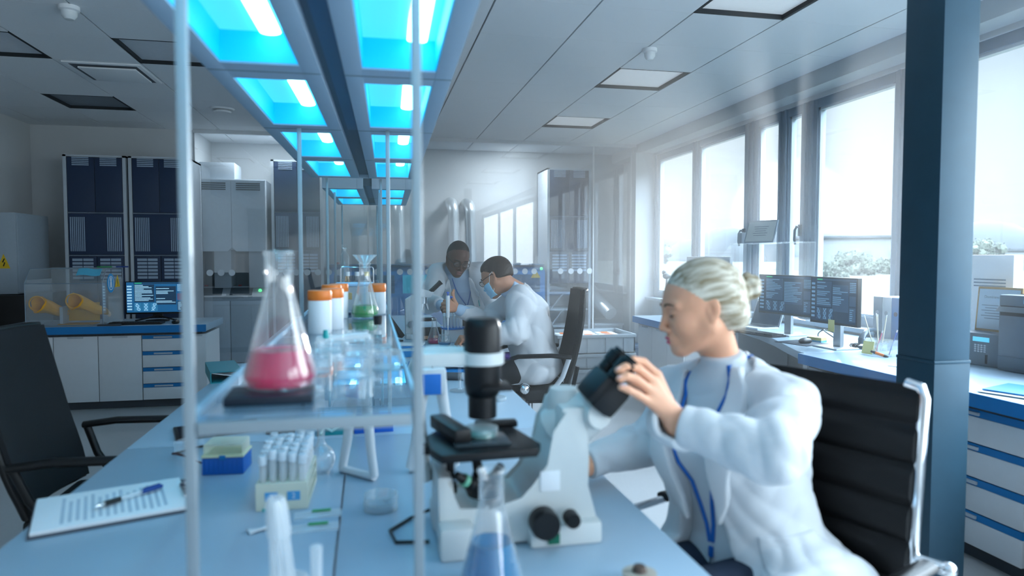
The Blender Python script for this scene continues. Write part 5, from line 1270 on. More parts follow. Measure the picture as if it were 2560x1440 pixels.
# ================================================================= PEOPLE: smooth implicit bodies
A3 = lambda p: np.array(p, dtype=np.float64)
def unit(v): v = A3(v); return v / np.linalg.norm(v)
class Cap:      # round cone a->b
    def __init__(s, a, b, ra, rb=None, k=.012):
        s.a, s.b, s.ra, s.rb, s.k = A3(a), A3(b), ra, ra if rb is None else rb, k
        s.c = (s.a + s.b) / 2; s.R = np.linalg.norm(s.b - s.a) / 2 + max(s.ra, s.rb)
    def __call__(s, P):
        ab = s.b - s.a; L = max(ab @ ab, 1e-12)
        t = np.clip(((P - s.a) @ ab) / L, 0, 1)
        return np.linalg.norm(P - s.a - t[:, None] * ab, axis=1) - (s.ra + (s.rb - s.ra) * t)
class Ell:      # ellipsoid with optional frame (columns = axes)
    def __init__(s, c, r, B=None, k=.012):
        s.c, s.r, s.B, s.k = A3(c), A3(r), (np.eye(3) if B is None else B), k; s.R = max(r)
    def __call__(s, P):
        q = (P - s.c) @ s.B; k0 = np.linalg.norm(q / s.r, axis=1); k1 = np.linalg.norm(q / (s.r ** 2), axis=1)
        return k0 * (k0 - 1) / np.maximum(k1, 1e-9)
class Loft:     # stack of ellipses along an axis: side half width a(t), depth b(t), centre shifts f(t) forward, g(t) left
    def __init__(s, p0, ax, L, F, ts, a, b, f=None, g=None, k=.02, pw=2.0):
        s.p0, s.ax, s.L, s.F = A3(p0), A3(ax), A3(L), A3(F); s.ts, s.a, s.b = ts, a, b
        s.f = f or [0] * len(ts); s.g = g or [0] * len(ts); s.k = k; s.pw = pw
        s.c = s.p0 + s.ax * (ts[0] + ts[-1]) / 2; s.R = (ts[-1] - ts[0]) / 2 + max(max(a), max(b)) + .05
    def __call__(s, P):
        q = P - s.p0; t = q @ s.ax; tc = np.clip(t, s.ts[0], s.ts[-1])
        a = np.interp(tc, s.ts, s.a); b = np.interp(tc, s.ts, s.b)
        u = q @ s.L - np.interp(tc, s.ts, s.g); w = q @ s.F - np.interp(tc, s.ts, s.f)
        k0 = (np.abs(u / a) ** s.pw + np.abs(w / b) ** s.pw) ** (1 / s.pw)
        d = (k0 - 1) * np.minimum(a, b) * .95
        e = np.maximum(s.ts[0] - t, t - s.ts[-1])
        r = .03
        return np.minimum(np.maximum(d + r, e + r), 0) + np.sqrt(np.maximum(d + r, 0) ** 2 + np.maximum(e + r, 0) ** 2) - r
def smin(a, b, k):
    h = np.clip(.5 + .5 * (b - a) / k, 0, 1); return b + (a - b) * h - k * h * (1 - h)
class Body:
    """smooth union of shapes; cuts are taken away afterwards; post reshapes the distance"""
    def __init__(s): s.p = []; s.cuts = []; s.post = None
    def add(s, *q): s.p += list(q); return s
    def cut(s, f, k=.006):
        if isinstance(f, Ell):      # a small local cut only matters close by
            e = f; f = lambda P: e(P) if np.abs(P - e.c).max(1).min() < e.R + .03 else np.full(len(P), .05)
        s.cuts.append((f, k)); return s
    def __call__(s, P, sub=None):
        d = None
        for q in (s.p if sub is None else sub):
            e = q(P); d = e if d is None else smin(d, e, q.k)
        if d is None: d = np.full(len(P), .3)
        if s.post: d = s.post(P, d)
        for f, k in s.cuts: d = -smin(-d, f(P), k)
        return d
    def raw(s, P, sub):
        d = None
        for q in sub:
            e = q(P); d = e if d is None else smin(d, e, q.k)
        return d
    def near(s, c, r): return [q for q in s.p if np.linalg.norm(q.c - c) - q.R < r + .06 + q.k]
def sdf_mesh(F, h, lo, hi, b=14):
    """surface nets on sparse blocks"""
    lo = A3(lo); n = np.ceil((A3(hi) - lo) / h).astype(int) + 1; nb = -(-n // b)
    VV = {}; ids = []; pos = []; quads = []
    rad = b * h * .87
    gi = np.stack(np.meshgrid(*[np.arange(b + 2)] * 3, indexing='ij'), -1).reshape(-1, 3)
    st = A3((1, 0, 0)); NX, NY, NZ = (nb * b + 4)
    gid = lambda c: (c[:, 0] * NY + c[:, 1]) * NZ + c[:, 2]
    for I in np.ndindex(*nb):
        base = np.array(I) * b; c = lo + (base + b / 2) * h
        sub = F.near(c, rad * 1.3)
        if not sub: continue
        d0 = F.raw(c[None], sub)[0]
        if d0 > rad * 1.6 + .03 or (not F.cuts and d0 < -rad * 1.6 - .03): continue
        D = F(lo + (base + gi) * h, sub).reshape(b + 2, b + 2, b + 2)
        S = D < 0
        if S.all() or not S.any(): continue
        # cells 0..b (one extra for seams)
        m = b + 1
        cs = np.zeros((m, m, m), int)
        for dx in (0, 1):
            for dy in (0, 1):
                for dz in (0, 1): cs += S[dx:dx + m, dy:dy + m, dz:dz + m]
        act = (cs > 0) & (cs < 8); ci = np.argwhere(act)
        acc = np.zeros((len(ci), 3)); cnt = np.zeros(len(ci))
        for ax in range(3):
            o1, o2 = [q for q in range(3) if q != ax]
            for u in (0, 1):
                for v in (0, 1):
                    p = ci.copy(); p[:, o1] += u; p[:, o2] += v; q = p.copy(); q[:, ax] += 1
                    da, db = D[tuple(p.T)], D[tuple(q.T)]; mk = (da < 0) != (db < 0)
                    t = np.where(mk, da / np.where(mk, da - db, 1), 0)
                    pt = p.astype(float); pt[:, ax] += t
                    acc[mk] += pt[mk]; cnt[mk] += 1
        own = (ci < b).all(1)
        ids.append(gid(base + ci[own])); pos.append(lo + (base + acc[own] / cnt[own][:, None]) * h)
        for ax in range(3):
            o1, o2 = [(1, 2), (2, 0), (0, 1)][ax]
            lo_ = [slice(0, m)] * 3
            A = S[:m + 0, :m, :m]; sh = [slice(0, m)] * 3; sh[ax] = slice(1, m + 1); Bq = S[tuple(sh)]
            e = np.argwhere(A != Bq)
            # owned edges: along-axis index 0..b-1, cross indices 1..b
            ok = (e[:, ax] < b) & (e[:, o1] >= 1) & (e[:, o2] >= 1) & (e[:, o1] <= b) & (e[:, o2] <= b); e = e[ok]
            if not len(e): continue
            c00 = e.copy(); c10 = e.copy(); c11 = e.copy(); c01 = e.copy()
            c00[:, o1] -= 1; c00[:, o2] -= 1; c10[:, o2] -= 1; c01[:, o1] -= 1
            Q = np.stack([gid(base + c00), gid(base + c10), gid(base + c11), gid(base + c01)], 1)
            fl = S[tuple(e.T)]
            Q[~fl] = Q[~fl][:, ::-1]; quads.append(Q)
    ids = np.concatenate(ids); pos = np.concatenate(pos); Q = np.concatenate(quads)
    o = np.argsort(ids); ids = ids[o]; pos = pos[o]
    j = np.searchsorted(ids, Q); j[j >= len(ids)] = 0
    ok = (ids[j] == Q).all(1)
    return pos, j[ok]
def sdf_obj(name, F, h, mats, parent, lo=None, hi=None, pick=None, relax=1, frame=None):
    if lo is None:
        lo = np.min([q.c - q.R for q in F.p], 0) - .03; hi = np.max([q.c + q.R for q in F.p], 0) + .03
    v, f = sdf_mesh(F, h, lo, hi)
    for _ in range(relax):       # light smoothing along the mesh
        s = np.zeros_like(v); c = np.zeros(len(v))
        for a, b_ in ((0, 1), (1, 2), (2, 3), (3, 0)):
            np.add.at(s, f[:, a], v[f[:, b_]]); np.add.at(c, f[:, a], 1); np.add.at(s, f[:, b_], v[f[:, a]]); np.add.at(c, f[:, b_], 1)
        v = v * .5 + .5 * s / np.maximum(c, 1)[:, None]
    fr = frame or Matrix.Identity(4)
    inv = np.array((basis(parent) @ fr).inverted()) if parent is not None else np.eye(4)
    v2 = v @ inv[:3, :3].T + inv[:3, 3]
    me = bpy.data.meshes.new(name)
    me.vertices.add(len(v2)); me.vertices.foreach_set('co', v2.astype(np.float32).ravel())
    me.loops.add(f.size); me.loops.foreach_set('vertex_index', f.astype(np.int32).ravel())
    me.polygons.add(len(f)); me.polygons.foreach_set('loop_start', np.arange(0, f.size, 4, dtype=np.int32)); me.polygons.foreach_set('loop_total', np.full(len(f), 4, np.int32))
    for m in (mats if isinstance(mats, (list, tuple)) else [mats]): me.materials.append(m)
    if pick is not None: me.polygons.foreach_set('material_index', pick(v[f].mean(1)).astype(np.int32))
    me.polygons.foreach_set('use_smooth', np.ones(len(f), bool))
    me.update(calc_edges=True); me.validate()
    o = bpy.data.objects.new(name, me); COL.objects.link(o); o.parent = parent
    if frame: o.matrix_local = fr
    return o
def frame_of(o, x, y, z):
    M = Matrix.Identity(4)
    for i in range(3):
        M[i][0], M[i][1], M[i][2], M[i][3] = x[i], y[i], z[i], o[i]
    return M
class Head:
    """face towards +x, left +y, up +z, origin between the ears at eye height"""
    def __init__(s, o, yaw, pitch, roll=0, sc=1.0):
        R = Matrix.Rotation(yaw, 3, 'Z') @ Matrix.Rotation(pitch, 3, 'Y') @ Matrix.Rotation(roll, 3, 'X')
        s.B = np.array(R); s.o = A3(o); s.sc = sc
        s.M = Matrix.Translation(V(o)) @ R.to_4x4()
    def w(s, p): return s.o + s.B @ (A3(p) * s.sc)
    def loc(s, P): return (P - s.o) @ s.B / s.sc
    def E(s, c, r, k=.012, B=None): return Ell(s.w(c), A3(r) * s.sc, s.B if B is None else s.B @ B, k * s.sc)
    def C(s, a, b, ra, rb=None, k=.012): return Cap(s.w(a), s.w(b), ra * s.sc, (ra if rb is None else rb) * s.sc, k * s.sc)
    def prims(s, male=False):
        j = 1.08 if male else 1.0; E, C = s.E, s.C
        P = [E((-.010, 0, .032), (.096, .073, .082)), E((.026, 0, .012), (.064, .061, .068), .03),
             E((.030, 0, -.036), (.060, .053 * j, .070), .03)]
        for y in (1, -1):
            P += [C((.004, y * .052 * j, -.048), (.068, y * .014 * j, -.094), .021, .017, .03), E((.060, y * .036, -.030), (.028, .022, .028), .022),
                  C((.086, y * .008, .020), (.074, y * .046, .020), .010, .008, .014), E((.0995, y * .0115, -.041), (.009, .0075, .0065), .006)]
        P += [E((.077, 0, -.096), (.018, .020 * j, .016), .016), C((.0895, 0, .012), (.1085, 0, -.032), .0075, .0085, .010), E((.1085, 0, -.0355), (.0085, .0085, .0075), .005),
              E((.086, 0, -.066), (.016, .026, .017), .014), E((.0990, 0, -.0625), (.0065, .020, .0055), .004), E((.0970, 0, -.0735), (.0070, .017, .0060), .004)]
        for y in (1, -1):   # ears
            P += [E((-.008, y * .0735, -.006), (.017, .0055, .029), .006, np.array(Matrix.Rotation(RD(-y * 18), 3, 'Z') @ Matrix.Rotation(RD(-12), 3, 'Y'))),
                  E((-.002, y * .071, -.030), (.008, .006, .010), .006)]
        return P
    def cuts(s):
        res = []
        for y in (1, -1):
            e = s.E((.099, y * .032, .002), (.016, .018, .0125)); res.append((e, .014 * s.sc))
            e = s.E((.002, y * .0785, -.004), (.0085, .005, .015)); res.append((e, .004 * s.sc))
        e = s.E((.1075, 0, -.0680), (.012, .019, .0016)); res.append((e, .003 * s.sc))
        return res
    def lids(s):
        return [s.E((.0755, y * .0315, .001), (.0155, .0165, .0135), .004) for y in (1, -1)]
    def neck(s, to, r=.052, r2=.058): return Cap(s.w((-.020, 0, -.055)), to, r * s.sc, r2, .03)
def cut_fn(H, e): return e
def lids_children(H, root, pre, skin, lash=True):
    """dark lash lines, brows and lips as parts"""
    for y in (1, -1):
        m = MB(); m.tube([H.w(p) for p in ((.086, y * .046, -.003), (.0895, y * .040, -.0058), (.0912, y * .032, -.0066), (.0895, y * .024, -.0055), (.087, y * .019, -.0035))], [.0006, .0011, .0013, .0011, .0006], 6)
        m.out('eyelash', mat('lash_brown', '2a211d', .6), root, world=True)
def brows(H, root, m_, r=.0026):
    for y in (1, -1):
        m = MB(); m.tube([H.w(p) for p in ((.0965, y * .014, .020), (.0968, y * .024, .0245), (.0915, y * .038, .0250), (.082, y * .050, .0195))], [r * .8, r, r * .9, r * .4], 8)
        m.out('eyebrow', m_, root, world=True)
def hand_prims(wr, kn, tips, thumb, rk=(.0093, .0095, .0090, .0080), wrist_r=(.026, .019), pal=None):
    """wr wrist, kn four knuckles (index..little), tips four lists of joints, thumb list of joints"""
    P = []; wr = A3(wr)
    for i, (k, ch, r) in enumerate(zip(kn, tips, rk)):
        k = A3(k)
        P.append(Cap(wr + (k - wr) * .12, k, .0135 if i in (1, 2) else .0130, .0112 if i < 3 else .010, .014))
        pts = [k] + [A3(q) for q in ch]; rr = np.linspace(r * 1.08, r * .80, len(pts))
        for a, b_, ra, rb in zip(pts, pts[1:], rr, rr[1:]): P.append(Cap(a, b_, ra, rb, .0035))
    pts = [A3(q) for q in thumb]; rr = np.linspace(.0145, .0088, len(pts))
    for a, b_, ra, rb in zip(pts, pts[1:], rr, rr[1:]): P.append(Cap(a, b_, ra, rb, .007))
    return P
def nails(tips, root, m_, up):
    m = MB()
    for ch in tips:
        a, b_ = A3(ch[-2]), A3(ch[-1]); d = unit(b_ - a); n = unit(A3(up) - d * (A3(up) @ d)); s_ = np.cross(d, n)
        R = Matrix((d, s_, n)).transposed()
        m.sph(b_ - d * .0005 + n * .0052, (.0068, .0050, .0022), 12, rot=R.to_euler())
    return m.out('fingernails', m_, root, world=True)
def folds(seed, amp, dirs):
    """soft cloth folds: crossed warped ridges"""
    rng = np.random.default_rng(seed); ph = rng.uniform(0, 6, 8)
    def f(P, d):
        w = .012 * np.sin(P @ A3((31, 17, 23)) + ph[0]) + .008 * np.sin(P @ A3((-19, 43, 11)) + ph[1])
        s = 0
        for i, (dv, fr, am) in enumerate(dirs):
            s = s + am * (.62 - np.abs(np.sin((P @ A3(dv) + w) * fr * .5 + ph[2 + i % 5]))) * 1.7
        m = .5 + .5 * np.sin(P @ A3((9, 14, -12)) + ph[7])
        return d + amp * s * (.35 + .65 * m)
    return f
M_coat = mat('white_lab_coat', 'd3d8dd', .85, var=.02, scale=400, bump=.06, sheen=.1)
M_shirtw = mat('white_knit', 'ccd4db', .85, var=.03, scale=300, bump=.1)
M_shirtb = mat('pale_blue_shirt', 'a9c4dd', .75, var=.04, scale=300)
M_lan = mat('lanyard_blue', '1466bd', .5)
M_skinw = mat('fair_skin', 'e9ad8c', .48, var=.06, scale=25, sss=.15)
M_skinm = mat('light_skin', 'b98468', .5, var=.08, scale=25, sss=.1)
M_skind = mat('dark_skin', '5a3a2e', .42, var=.12, scale=25, spec=.5)
M_blonde = mat('blonde_hair', 'e2dccb', .42, scale=1, stretch=(9, 75, 75), contrast=.14, col2='8f7f60', spec=.6, bump=.35)
M_dhair = mat('dark_brown_hair', '2a1f1a', .55, scale=1, stretch=(60, 160, 160), var=.4, bump=.3)
M_bhair = mat('black_hair', '15110f', .7, var=.4, scale=300, bump=.4)
M_jean = mat('dark_jeans', '18263a', .85, var=.25, scale=300)
M_trous = mat('black_trousers', '12171d', .8, var=.2, scale=200)
M_lip = mat('pink_lips', 'd64a6c', .35); M_nail = mat('pale_nails', 'e3b9b4', .3)
M_button = mat('snap_button', '7d8a95', .35, .5)
def grad(F, p, e=.002):
    p = A3(p); P = np.array([p + A3(d) * e * s for d in np.eye(3) for s in (1, -1)]); v = F(P)
    return unit(A3([v[0] - v[1], v[2] - v[3], v[4] - v[5]]))
def march(F, o, d, n=90):
    """walk from o along d to the surface"""
    o = A3(o); d = unit(d); t = 0
    for _ in range(n):
        v = float(F((o + d * t)[None])[0])
        if v < .0006: break
        t += max(v * .6, .0006)
        if t > 1.2: return None
    return o + d * t
class Torso:
    def __init__(s, pel, nb, L):
        s.p = A3(pel); s.ax = unit(A3(nb) - s.p); L = A3(L); s.L = unit(L - s.ax * (L @ s.ax)); s.F = np.cross(s.L, s.ax); s.h = np.linalg.norm(A3(nb) - s.p)
    def uvw(s, P): q = P - s.p; return q @ s.L, q @ s.F, q @ s.ax
    def pt(s, u, w, t): return s.p + s.L * u + s.F * w + s.ax * t
    def loft(s, ts, a, b, f=None, k=.03, pw=2.2, g=None): return Loft(s.p, s.ax, s.L, s.F, [t * s.h for t in ts], a, b, f, g, k, pw)
    def front(s, F, u, t, off=.0):
        p = march(F, s.pt(u, .5, t * s.h), -s.F); return None if p is None else p + s.F * off
def wedge(T, ts, hw, uc=None, w0=.0):
    ts = [t * T.h for t in ts]; uc = uc or [0] * len(ts)
    def f(P):
        u, w, t = T.uvw(P)
        return np.maximum(np.abs(u - np.interp(t, ts, uc)) - np.interp(t, ts, hw), w0 - w)
    return f
def beyond(c, d, r=.13):
    c, d = A3(c), unit(d)
    return lambda P: np.maximum(-((P - c) @ d), np.linalg.norm(P - c, axis=1) - r)
def lapels(T, coat, ts, hw, wl, off, root, mat_, h, uc=None):
    tz = [t * T.h for t in ts]; uc = uc or [0] * len(ts)
    for sgn in (1, -1):
        B = Body(); B.p = coat.p; B.post = lambda P, d: d - off
        def reg(P, sgn=sgn):
            u, w, t = T.uvw(P); v = (u - np.interp(t, tz, uc)) * sgn; a = np.interp(t, tz, hw) - .004; b = a + np.interp(t, tz, wl)
            return np.maximum.reduce([a - v, v - b, -w + .0, tz[0] - t, t - tz[-1]])
        B.cut(lambda P: -reg(P), .003); B.cut(lambda P: coat.raw(P, coat.p) + .006, .002)
        c = T.pt(0, .06, T.h * .66); sdf_obj('lapel', B, h, mat_, root, c - .27, c + .27)
# ------------------------------------------------------------------------------------------------ WOMAN AT THE MICROSCOPE
root = thing('person', 'seated blonde woman in a white lab coat and blue lanyard leaning to the big microscope', 'person', (.86, 1.42, 0))
pel, NB = (.862, 1.413, .578), (.818, 1.482, 1.055)
LS, RS = A3((.895, 1.335, 1.003)), A3((.768, 1.622, .985))
T = Torso(pel, NB, LS - RS)
LE, LW = A3((.733, 1.126, .963)), A3((.594, 1.235, .998))
RE, RW = A3((.745, 1.660, .850)), A3((.520, 1.585, .818))
H = Head((.760, 1.468, 1.211), RD(170), RD(11), RD(2), .91)
rayp = lambda px_, py_, Z: A3(W_(px_, py_, Z))
def W_(px_, py_, Z):     # point seen by the camera at depth Z (used to take joint positions off the photograph)
    Rm = Euler(cam.rotation_euler).to_matrix(); return V((0, 0, 1.33)) + Rm @ V(((px_ - 1280) / 1700 * Z, (720 - py_) / 1700 * Z, -Z))
Zh = 1.335
wr = W_(1690, 1052, 1.345)
kn = [W_(1642, 938, 1.375), W_(1634, 955, 1.352), W_(1627, 978, 1.338), W_(1622, 1004, 1.330)]
tips = [[W_(1608, 906, 1.370), W_(1583, 900, 1.358), W_(1563, 910, 1.350)],
        [W_(1594, 921, 1.338), W_(1566, 915, 1.326), W_(1546, 926, 1.320)],
        [W_(1590, 948, 1.318), W_(1566, 940, 1.308), W_(1549, 947, 1.304)],
        [W_(1594, 987, 1.314), W_(1570, 974, 1.304), W_(1552, 968, 1.300)]]
thumb = [W_(1668, 1010, 1.372), W_(1636, 990, 1.415), W_(1600, 968, 1.425), W_(1576, 955, 1.415)]
skin = Body()
skin.add(*H.prims()).add(H.neck(T.pt(0, -.015, T.h * .97), .045, .048))
skin.add(T.loft([0, .25, .55, .85, 1], [.14, .11, .12, .11, .06], [.09, .08, .085, .07, .05]))
skin.add(Cap(LS, LE, .042, .036, .02), Cap(LE, LW, .036, .026, .015), Cap(LW, wr, .0255, .0245, .012))
skin.add(*hand_prims(wr, kn, tips, thumb))
rwr = A3((.515, 1.582, .812))
rk_ = [rwr + A3(q) for q in ((-.075, -.030, .010), (-.082, -.010, .012), (-.080, .010, .010), (-.072, .028, .006))]
rt_ = [[k + A3((-.030, -.012 + .004 * i, -.002)), k + A3((-.045, -.024 + .004 * i, -.016)), k + A3((-.045, -.030 + .004 * i, -.030))] for i, k in enumerate(rk_)]
skin.add(Cap(RS, RE, .042, .036, .02), Cap(RE, RW, .036, .026, .015), Cap(RW, rwr, .026, .025, .012))
skin.add(*hand_prims(rwr, rk_, rt_, [rwr + A3((-.02, -.022, .004)), rwr + A3((-.05, -.050, .000)), rwr + A3((-.075, -.062, -.008))]))
for hip, kne, ank in ((T.pt(.085, 0, 0), (.46, 1.235, .605), (.36, 1.20, .10)), (T.pt(-.085, 0, 0), (.45, 1.405, .605), (.355, 1.40, .10))):
    skin.add(Cap(hip, kne, .075, .052, .03), Cap(kne, ank, .050, .035, .02), Cap(ank, A3(ank) + A3((-.14, -.02, -.06)), .034, .025, .02))
base_eval = skin
for e, k in H.cuts(): skin.cut(e, k)
# eyelids are laid back over the sockets
lid = H.lids(); old = skin.__class__.__call__
class SkinBody(Body):
    lids = None
    def __call__(s, P, sub=None):
        d = Body.__call__(s, P, sub)
        for q in s.lids:
            if np.abs(P - q.c).max(1).min() < q.R + .03: d = smin(d, q(P), q.k)
        return d
def with_lids(B, H):
    S = SkinBody(); S.p, S.cuts, S.post, S.lids = B.p, B.cuts, B.post, H.lids(); return S
skin = with_lids(skin, H)
body = sdf_obj('body', skin, .0029, M_skinw, root)
lips = Body(); lips.add(H.E((.0996, 0, -.0625), (.0070, .0190, .0050), .002), H.E((.0977, 0, -.0732), (.0076, .0160, .0056), .002)); lips.cut(cut_fn(H, H.E((.1095, 0, -.0680), (.012, .019, .0012))), .002)
sdf_obj('lips', lips, .0016, M_lip, root)
lids_children(H, root, '', None); brows(H, root, mat('light_brown_brow', '7a5c46', .7))
nails(tips, root, M_nail, A3(W_(1600, 700, 1.2)) - A3(W_(1600, 930, 1.34)))
# hair
hb = Body(); hb.add(H.E((-.016, 0, .040), (.100, .0785, .0850)), H.E((-.052, 0, .004), (.064, .070, .078), .03), H.E((-.074, 0, -.040), (.040, .050, .050), .03))
def strands(P, d):
    q = H.loc(P); ph = np.arctan2(q[:, 2] - .015, q[:, 1]); r = q[:, 0]
    return d + .0007 * np.sin(ph * 52 + r * 30 + 2 * np.sin(r * 22)) + .0005 * np.sin(ph * 91 - r * 55)
hb.post = strands
def face_cut(P):
    q = H.loc(P); x, y, z = q.T
    line = .050 + .016 * np.cos(y / .08 * 2.6) - np.clip(-z, 0, .2) * .9 + np.clip(z, 0, .2) * .30
    return line - x
hb.cut(face_cut, .006)
for y in (1, -1): hb.cut(cut_fn(H, H.E((-.002, y * .084, -.022), (.026, .020, .034))), .010)
hb.cut(lambda P: H.loc(P)[:, 2] + .082 - .25 * np.clip(-H.loc(P)[:, 0] - .02, 0, .2) + .3 * np.clip(-H.loc(P)[:, 0] - .06, 0, .1), .012)
sdf_obj('hair', hb, .0026, M_blonde, root, frame=H.M)
bn = Body(); rng = random.Random(4); cb = A3((-.138, -.004, .026))
for k in range(5):
    a0 = k * 1.3; ux = unit((.3, cos(a0), sin(a0))); uy = unit(np.cross(ux, unit((1, .3 * sin(a0), .2 * cos(a0)))))
    pts = [H.w(cb + A3((-.006 * k + .012, 0, 0)) + (.026 - .002 * k) * (ux * cos(t) + uy * sin(t))) for t in np.linspace(0, 5.2, 12)]
    bn.add(*[Cap(a, b_, .0115 - .001 * k, .0115 - .001 * k, .003) for a, b_ in zip(pts, pts[1:])])
bn.add(H.E((-.118, 0, .022), (.026, .024, .024)))
sdf_obj('hair_bun', bn, .0024, M_blonde, root, frame=H.M)
wsp = MB()
for k in range(14):
    y = rng.uniform(-.05, .05); x0 = rng.uniform(-.09, -.06)
    wsp.tube([H.w(p) for p in ((x0 - .01, y * .7, .0), (x0 - .012 + rng.uniform(-.01, .01), y, -.035), (x0 + rng.uniform(-.02, .012), y * 1.05, -.06), (x0 + rng.uniform(-.025, .015), y * 1.1, -.085))], [.0035, .0030, .0020, .0006], 6)
wsp.out('loose_hair', M_blonde, root, world=True)
# knit shirt
shirt = Body(); shirt.add(T.loft([-.06, .1, .3, .55, .72, .86, 1.0], [.165, .150, .128, .140, .145, .105, .062], [.112, .105, .092, .105, .100, .075, .060], k=.03))
for u in (1, -1): shirt.add(Ell(T.pt(.065 * u, .075, T.h * .66), (.062, .060, .060), np.stack([T.L, T.F, T.ax], 1), .04), Cap(T.pt(.03 * u, -.01, T.h * .93), LS if u > 0 else RS, .052, .046, .04))
ntop = H.w((-.030, 0, -.128)); shirt.add(Cap(T.pt(0, -.012, T.h * .92), ntop, .060, .0490, .03))
shirt.cut(beyond(ntop, ntop - A3(T.pt(0, 0, T.h * .9)), .12), .006)
shirt.post = folds(5, .0016, [((.2, .3, 1), 90, 1), ((.8, -.2, .4), 60, 1)])
sdf_obj('knit_shirt', shirt, .0042, M_shirtw, root)
# jeans
jn = Body()
for s, kne, ank in ((1, (.46, 1.235, .605), (.36, 1.20, .10)), (-1, (.45, 1.405, .605), (.355, 1.40, .10))):
    jn.add(Cap(T.pt(.085 * s, 0, -.01), kne, .090, .066, .03), Cap(kne, ank, .066, .050, .02))
jn.add(T.loft([-.12, .0, .10], [.16, .17, .155], [.11, .12, .115])); jn.post = folds(9, .003, [((1, .3, .2), 70, 1), ((.2, 1, .5), 50, .7)])
sdf_obj('jeans', jn, .006, M_jean, root)
for ank in ((.36, 1.20, .10), (.355, 1.40, .10)):
    sh = Body(); a = A3(ank); sh.add(Cap(a + A3((.01, 0, -.03)), a + A3((-.15, -.02, -.058)), .040, .034, .02), Cap(a + A3((.02, 0, -.055)), a + A3((-.15, -.02, -.062)), .038, .034, .02)); sh.cut(lambda P: P[:, 2] - .005, .003)
    sdf_obj('shoe', sh, .006, M_blackr, root)
# lab coat
coat = Body()
coat.add(T.loft([-.09, .06, .25, .5, .68, .84, .95], [.245, .215, .180, .180, .176, .130, .085], [.155, .145, .126, .132, .126, .096, .075], [-.01, -.005, 0, .004, .008, .0, -.01], k=.03, pw=2.3))
for u in (1, -1): coat.add(Ell(T.pt(.068 * u, .085, T.h * .64), (.068, .066, .075), np.stack([T.L, T.F, T.ax], 1), .05))
coat.add(Cap(T.pt(.045, -.012, T.h * .955), LS + A3((0, 0, -.008)), .060, .066, .04), Cap(T.pt(-.045, -.012, T.h * .955), RS + A3((0, 0, -.008)), .060, .064, .04))
Lc = LW + (LE - LW) * .02; Rc = RW + (RE - RW) * .0
coat.add(Cap(LS + A3((0, 0, -.01)), LE, .070, .060, .025), Cap(LE, Lc + (Lc - LE) * .12, .060, .037, .012))
coat.add(Cap(RS + A3((0, 0, -.01)), RE, .068, .058, .025), Cap(RE, Rc + (Rc - RE) * .12, .056, .040, .03))
# skirt lying over the left thigh and hanging at the right
lh = T.pt(.15, .01, .0); coat.add(Cap(lh, lh + T.F * .12 + T.L * .05, .105, .085, .05), Cap(T.pt(.18, -.03, -.01), T.pt(.23, .06, -.02), .10, .085, .05))
rp = T.pt(-.135, .09, .02); coat.add(Cap(rp + A3((0, 0, .04)), rp + T.F * .06 + A3((0, 0, -.02)), .060, .055, .04))
coat.cut(wedge(T, [-.5, -.05, .06, .2, .4, .6, .8, .95, 1.2], [.17, .165, .125, .075, .052, .056, .072, .072, .072], [-.015, -.015, -.02, -.02, -.01, 0, 0, 0, 0], .03), .010)
coat.cut(beyond(Lc, Lc - LE), .004); coat.cut(beyond(Rc, Rc - RE), .004)
coat.cut(lambda P: np.maximum(np.linalg.norm((P - ntop) - ((P - ntop) @ T.ax)[:, None] * T.ax, axis=1) - .068, -((P - T.pt(0, 0, T.h * .88)) @ T.ax)), .006)
coat.cut(lambda P: P[:, 2] - .505, .01)
coat.cut(lambda P: (P - A3((.77, 1.315, 0))) @ A3((-.907, -.42, 0)) + .218, .008)    # flattened against the chair back
f1_ = folds(3, .0062, [((.35, .55, .75), 62, 1.0), ((-.6, .25, .75), 48, .8), ((.9, .3, -.2), 38, .6)]); f2_ = folds(14, .0016, [((.5, -.6, .6), 120, 1.0), ((-.2, .8, .5), 150, .7)])
fo = lambda P, d: f2_(P, f1_(P, d))
fa = unit(LE - LW)
def coat_post(P, d):
    d = fo(P, d)
    s = (P - LW) @ fa; near = np.exp(-(np.linalg.norm(P - LE, axis=1) / .13) ** 2)
    n2 = np.exp(-(np.linalg.norm(P - RE, axis=1) / .14) ** 2)
    irr = .45 + .55 * np.sin(P @ A3((23, 31, -37))); ir2 = .45 + .55 * np.sin(P @ A3((-29, 25, 33)) + 1)
    return d + near * .011 * irr * (.6 - np.abs(np.sin(s * 40 + 16 * P[:, 2] + 9 * P[:, 0]))) + n2 * .011 * ir2 * (.6 - np.abs(np.sin((P @ A3((1, .3, -.9))) * 44)))
coat.post = coat_post
sdf_obj('lab_coat', coat, .0040, M_coat, root)
lapels(T, coat, [.33, .42, .62, .80, .83, .93, 1.02], [.046, .048, .056, .072, .072, .072, .070], [.004, .030, .062, .070, .045, .040, .02], .010, root, M_coat, .0038)
cl = Body()
for a in np.linspace(-2.5, 2.5, 13):
    cl.add(Cap(T.pt(.074 * sin(a), -.012 - .072 * cos(a), T.h * (.965 + .06 * cos(a))), T.pt(.068 * sin(a), -.012 - .066 * cos(a), T.h * (1.02 + .05 * cos(a))), .012 - .003 * abs(a) / 2.5, .008 - .004 * abs(a) / 2.5, .012))
sdf_obj('coat_collar', cl, .0034, M_coat, root)
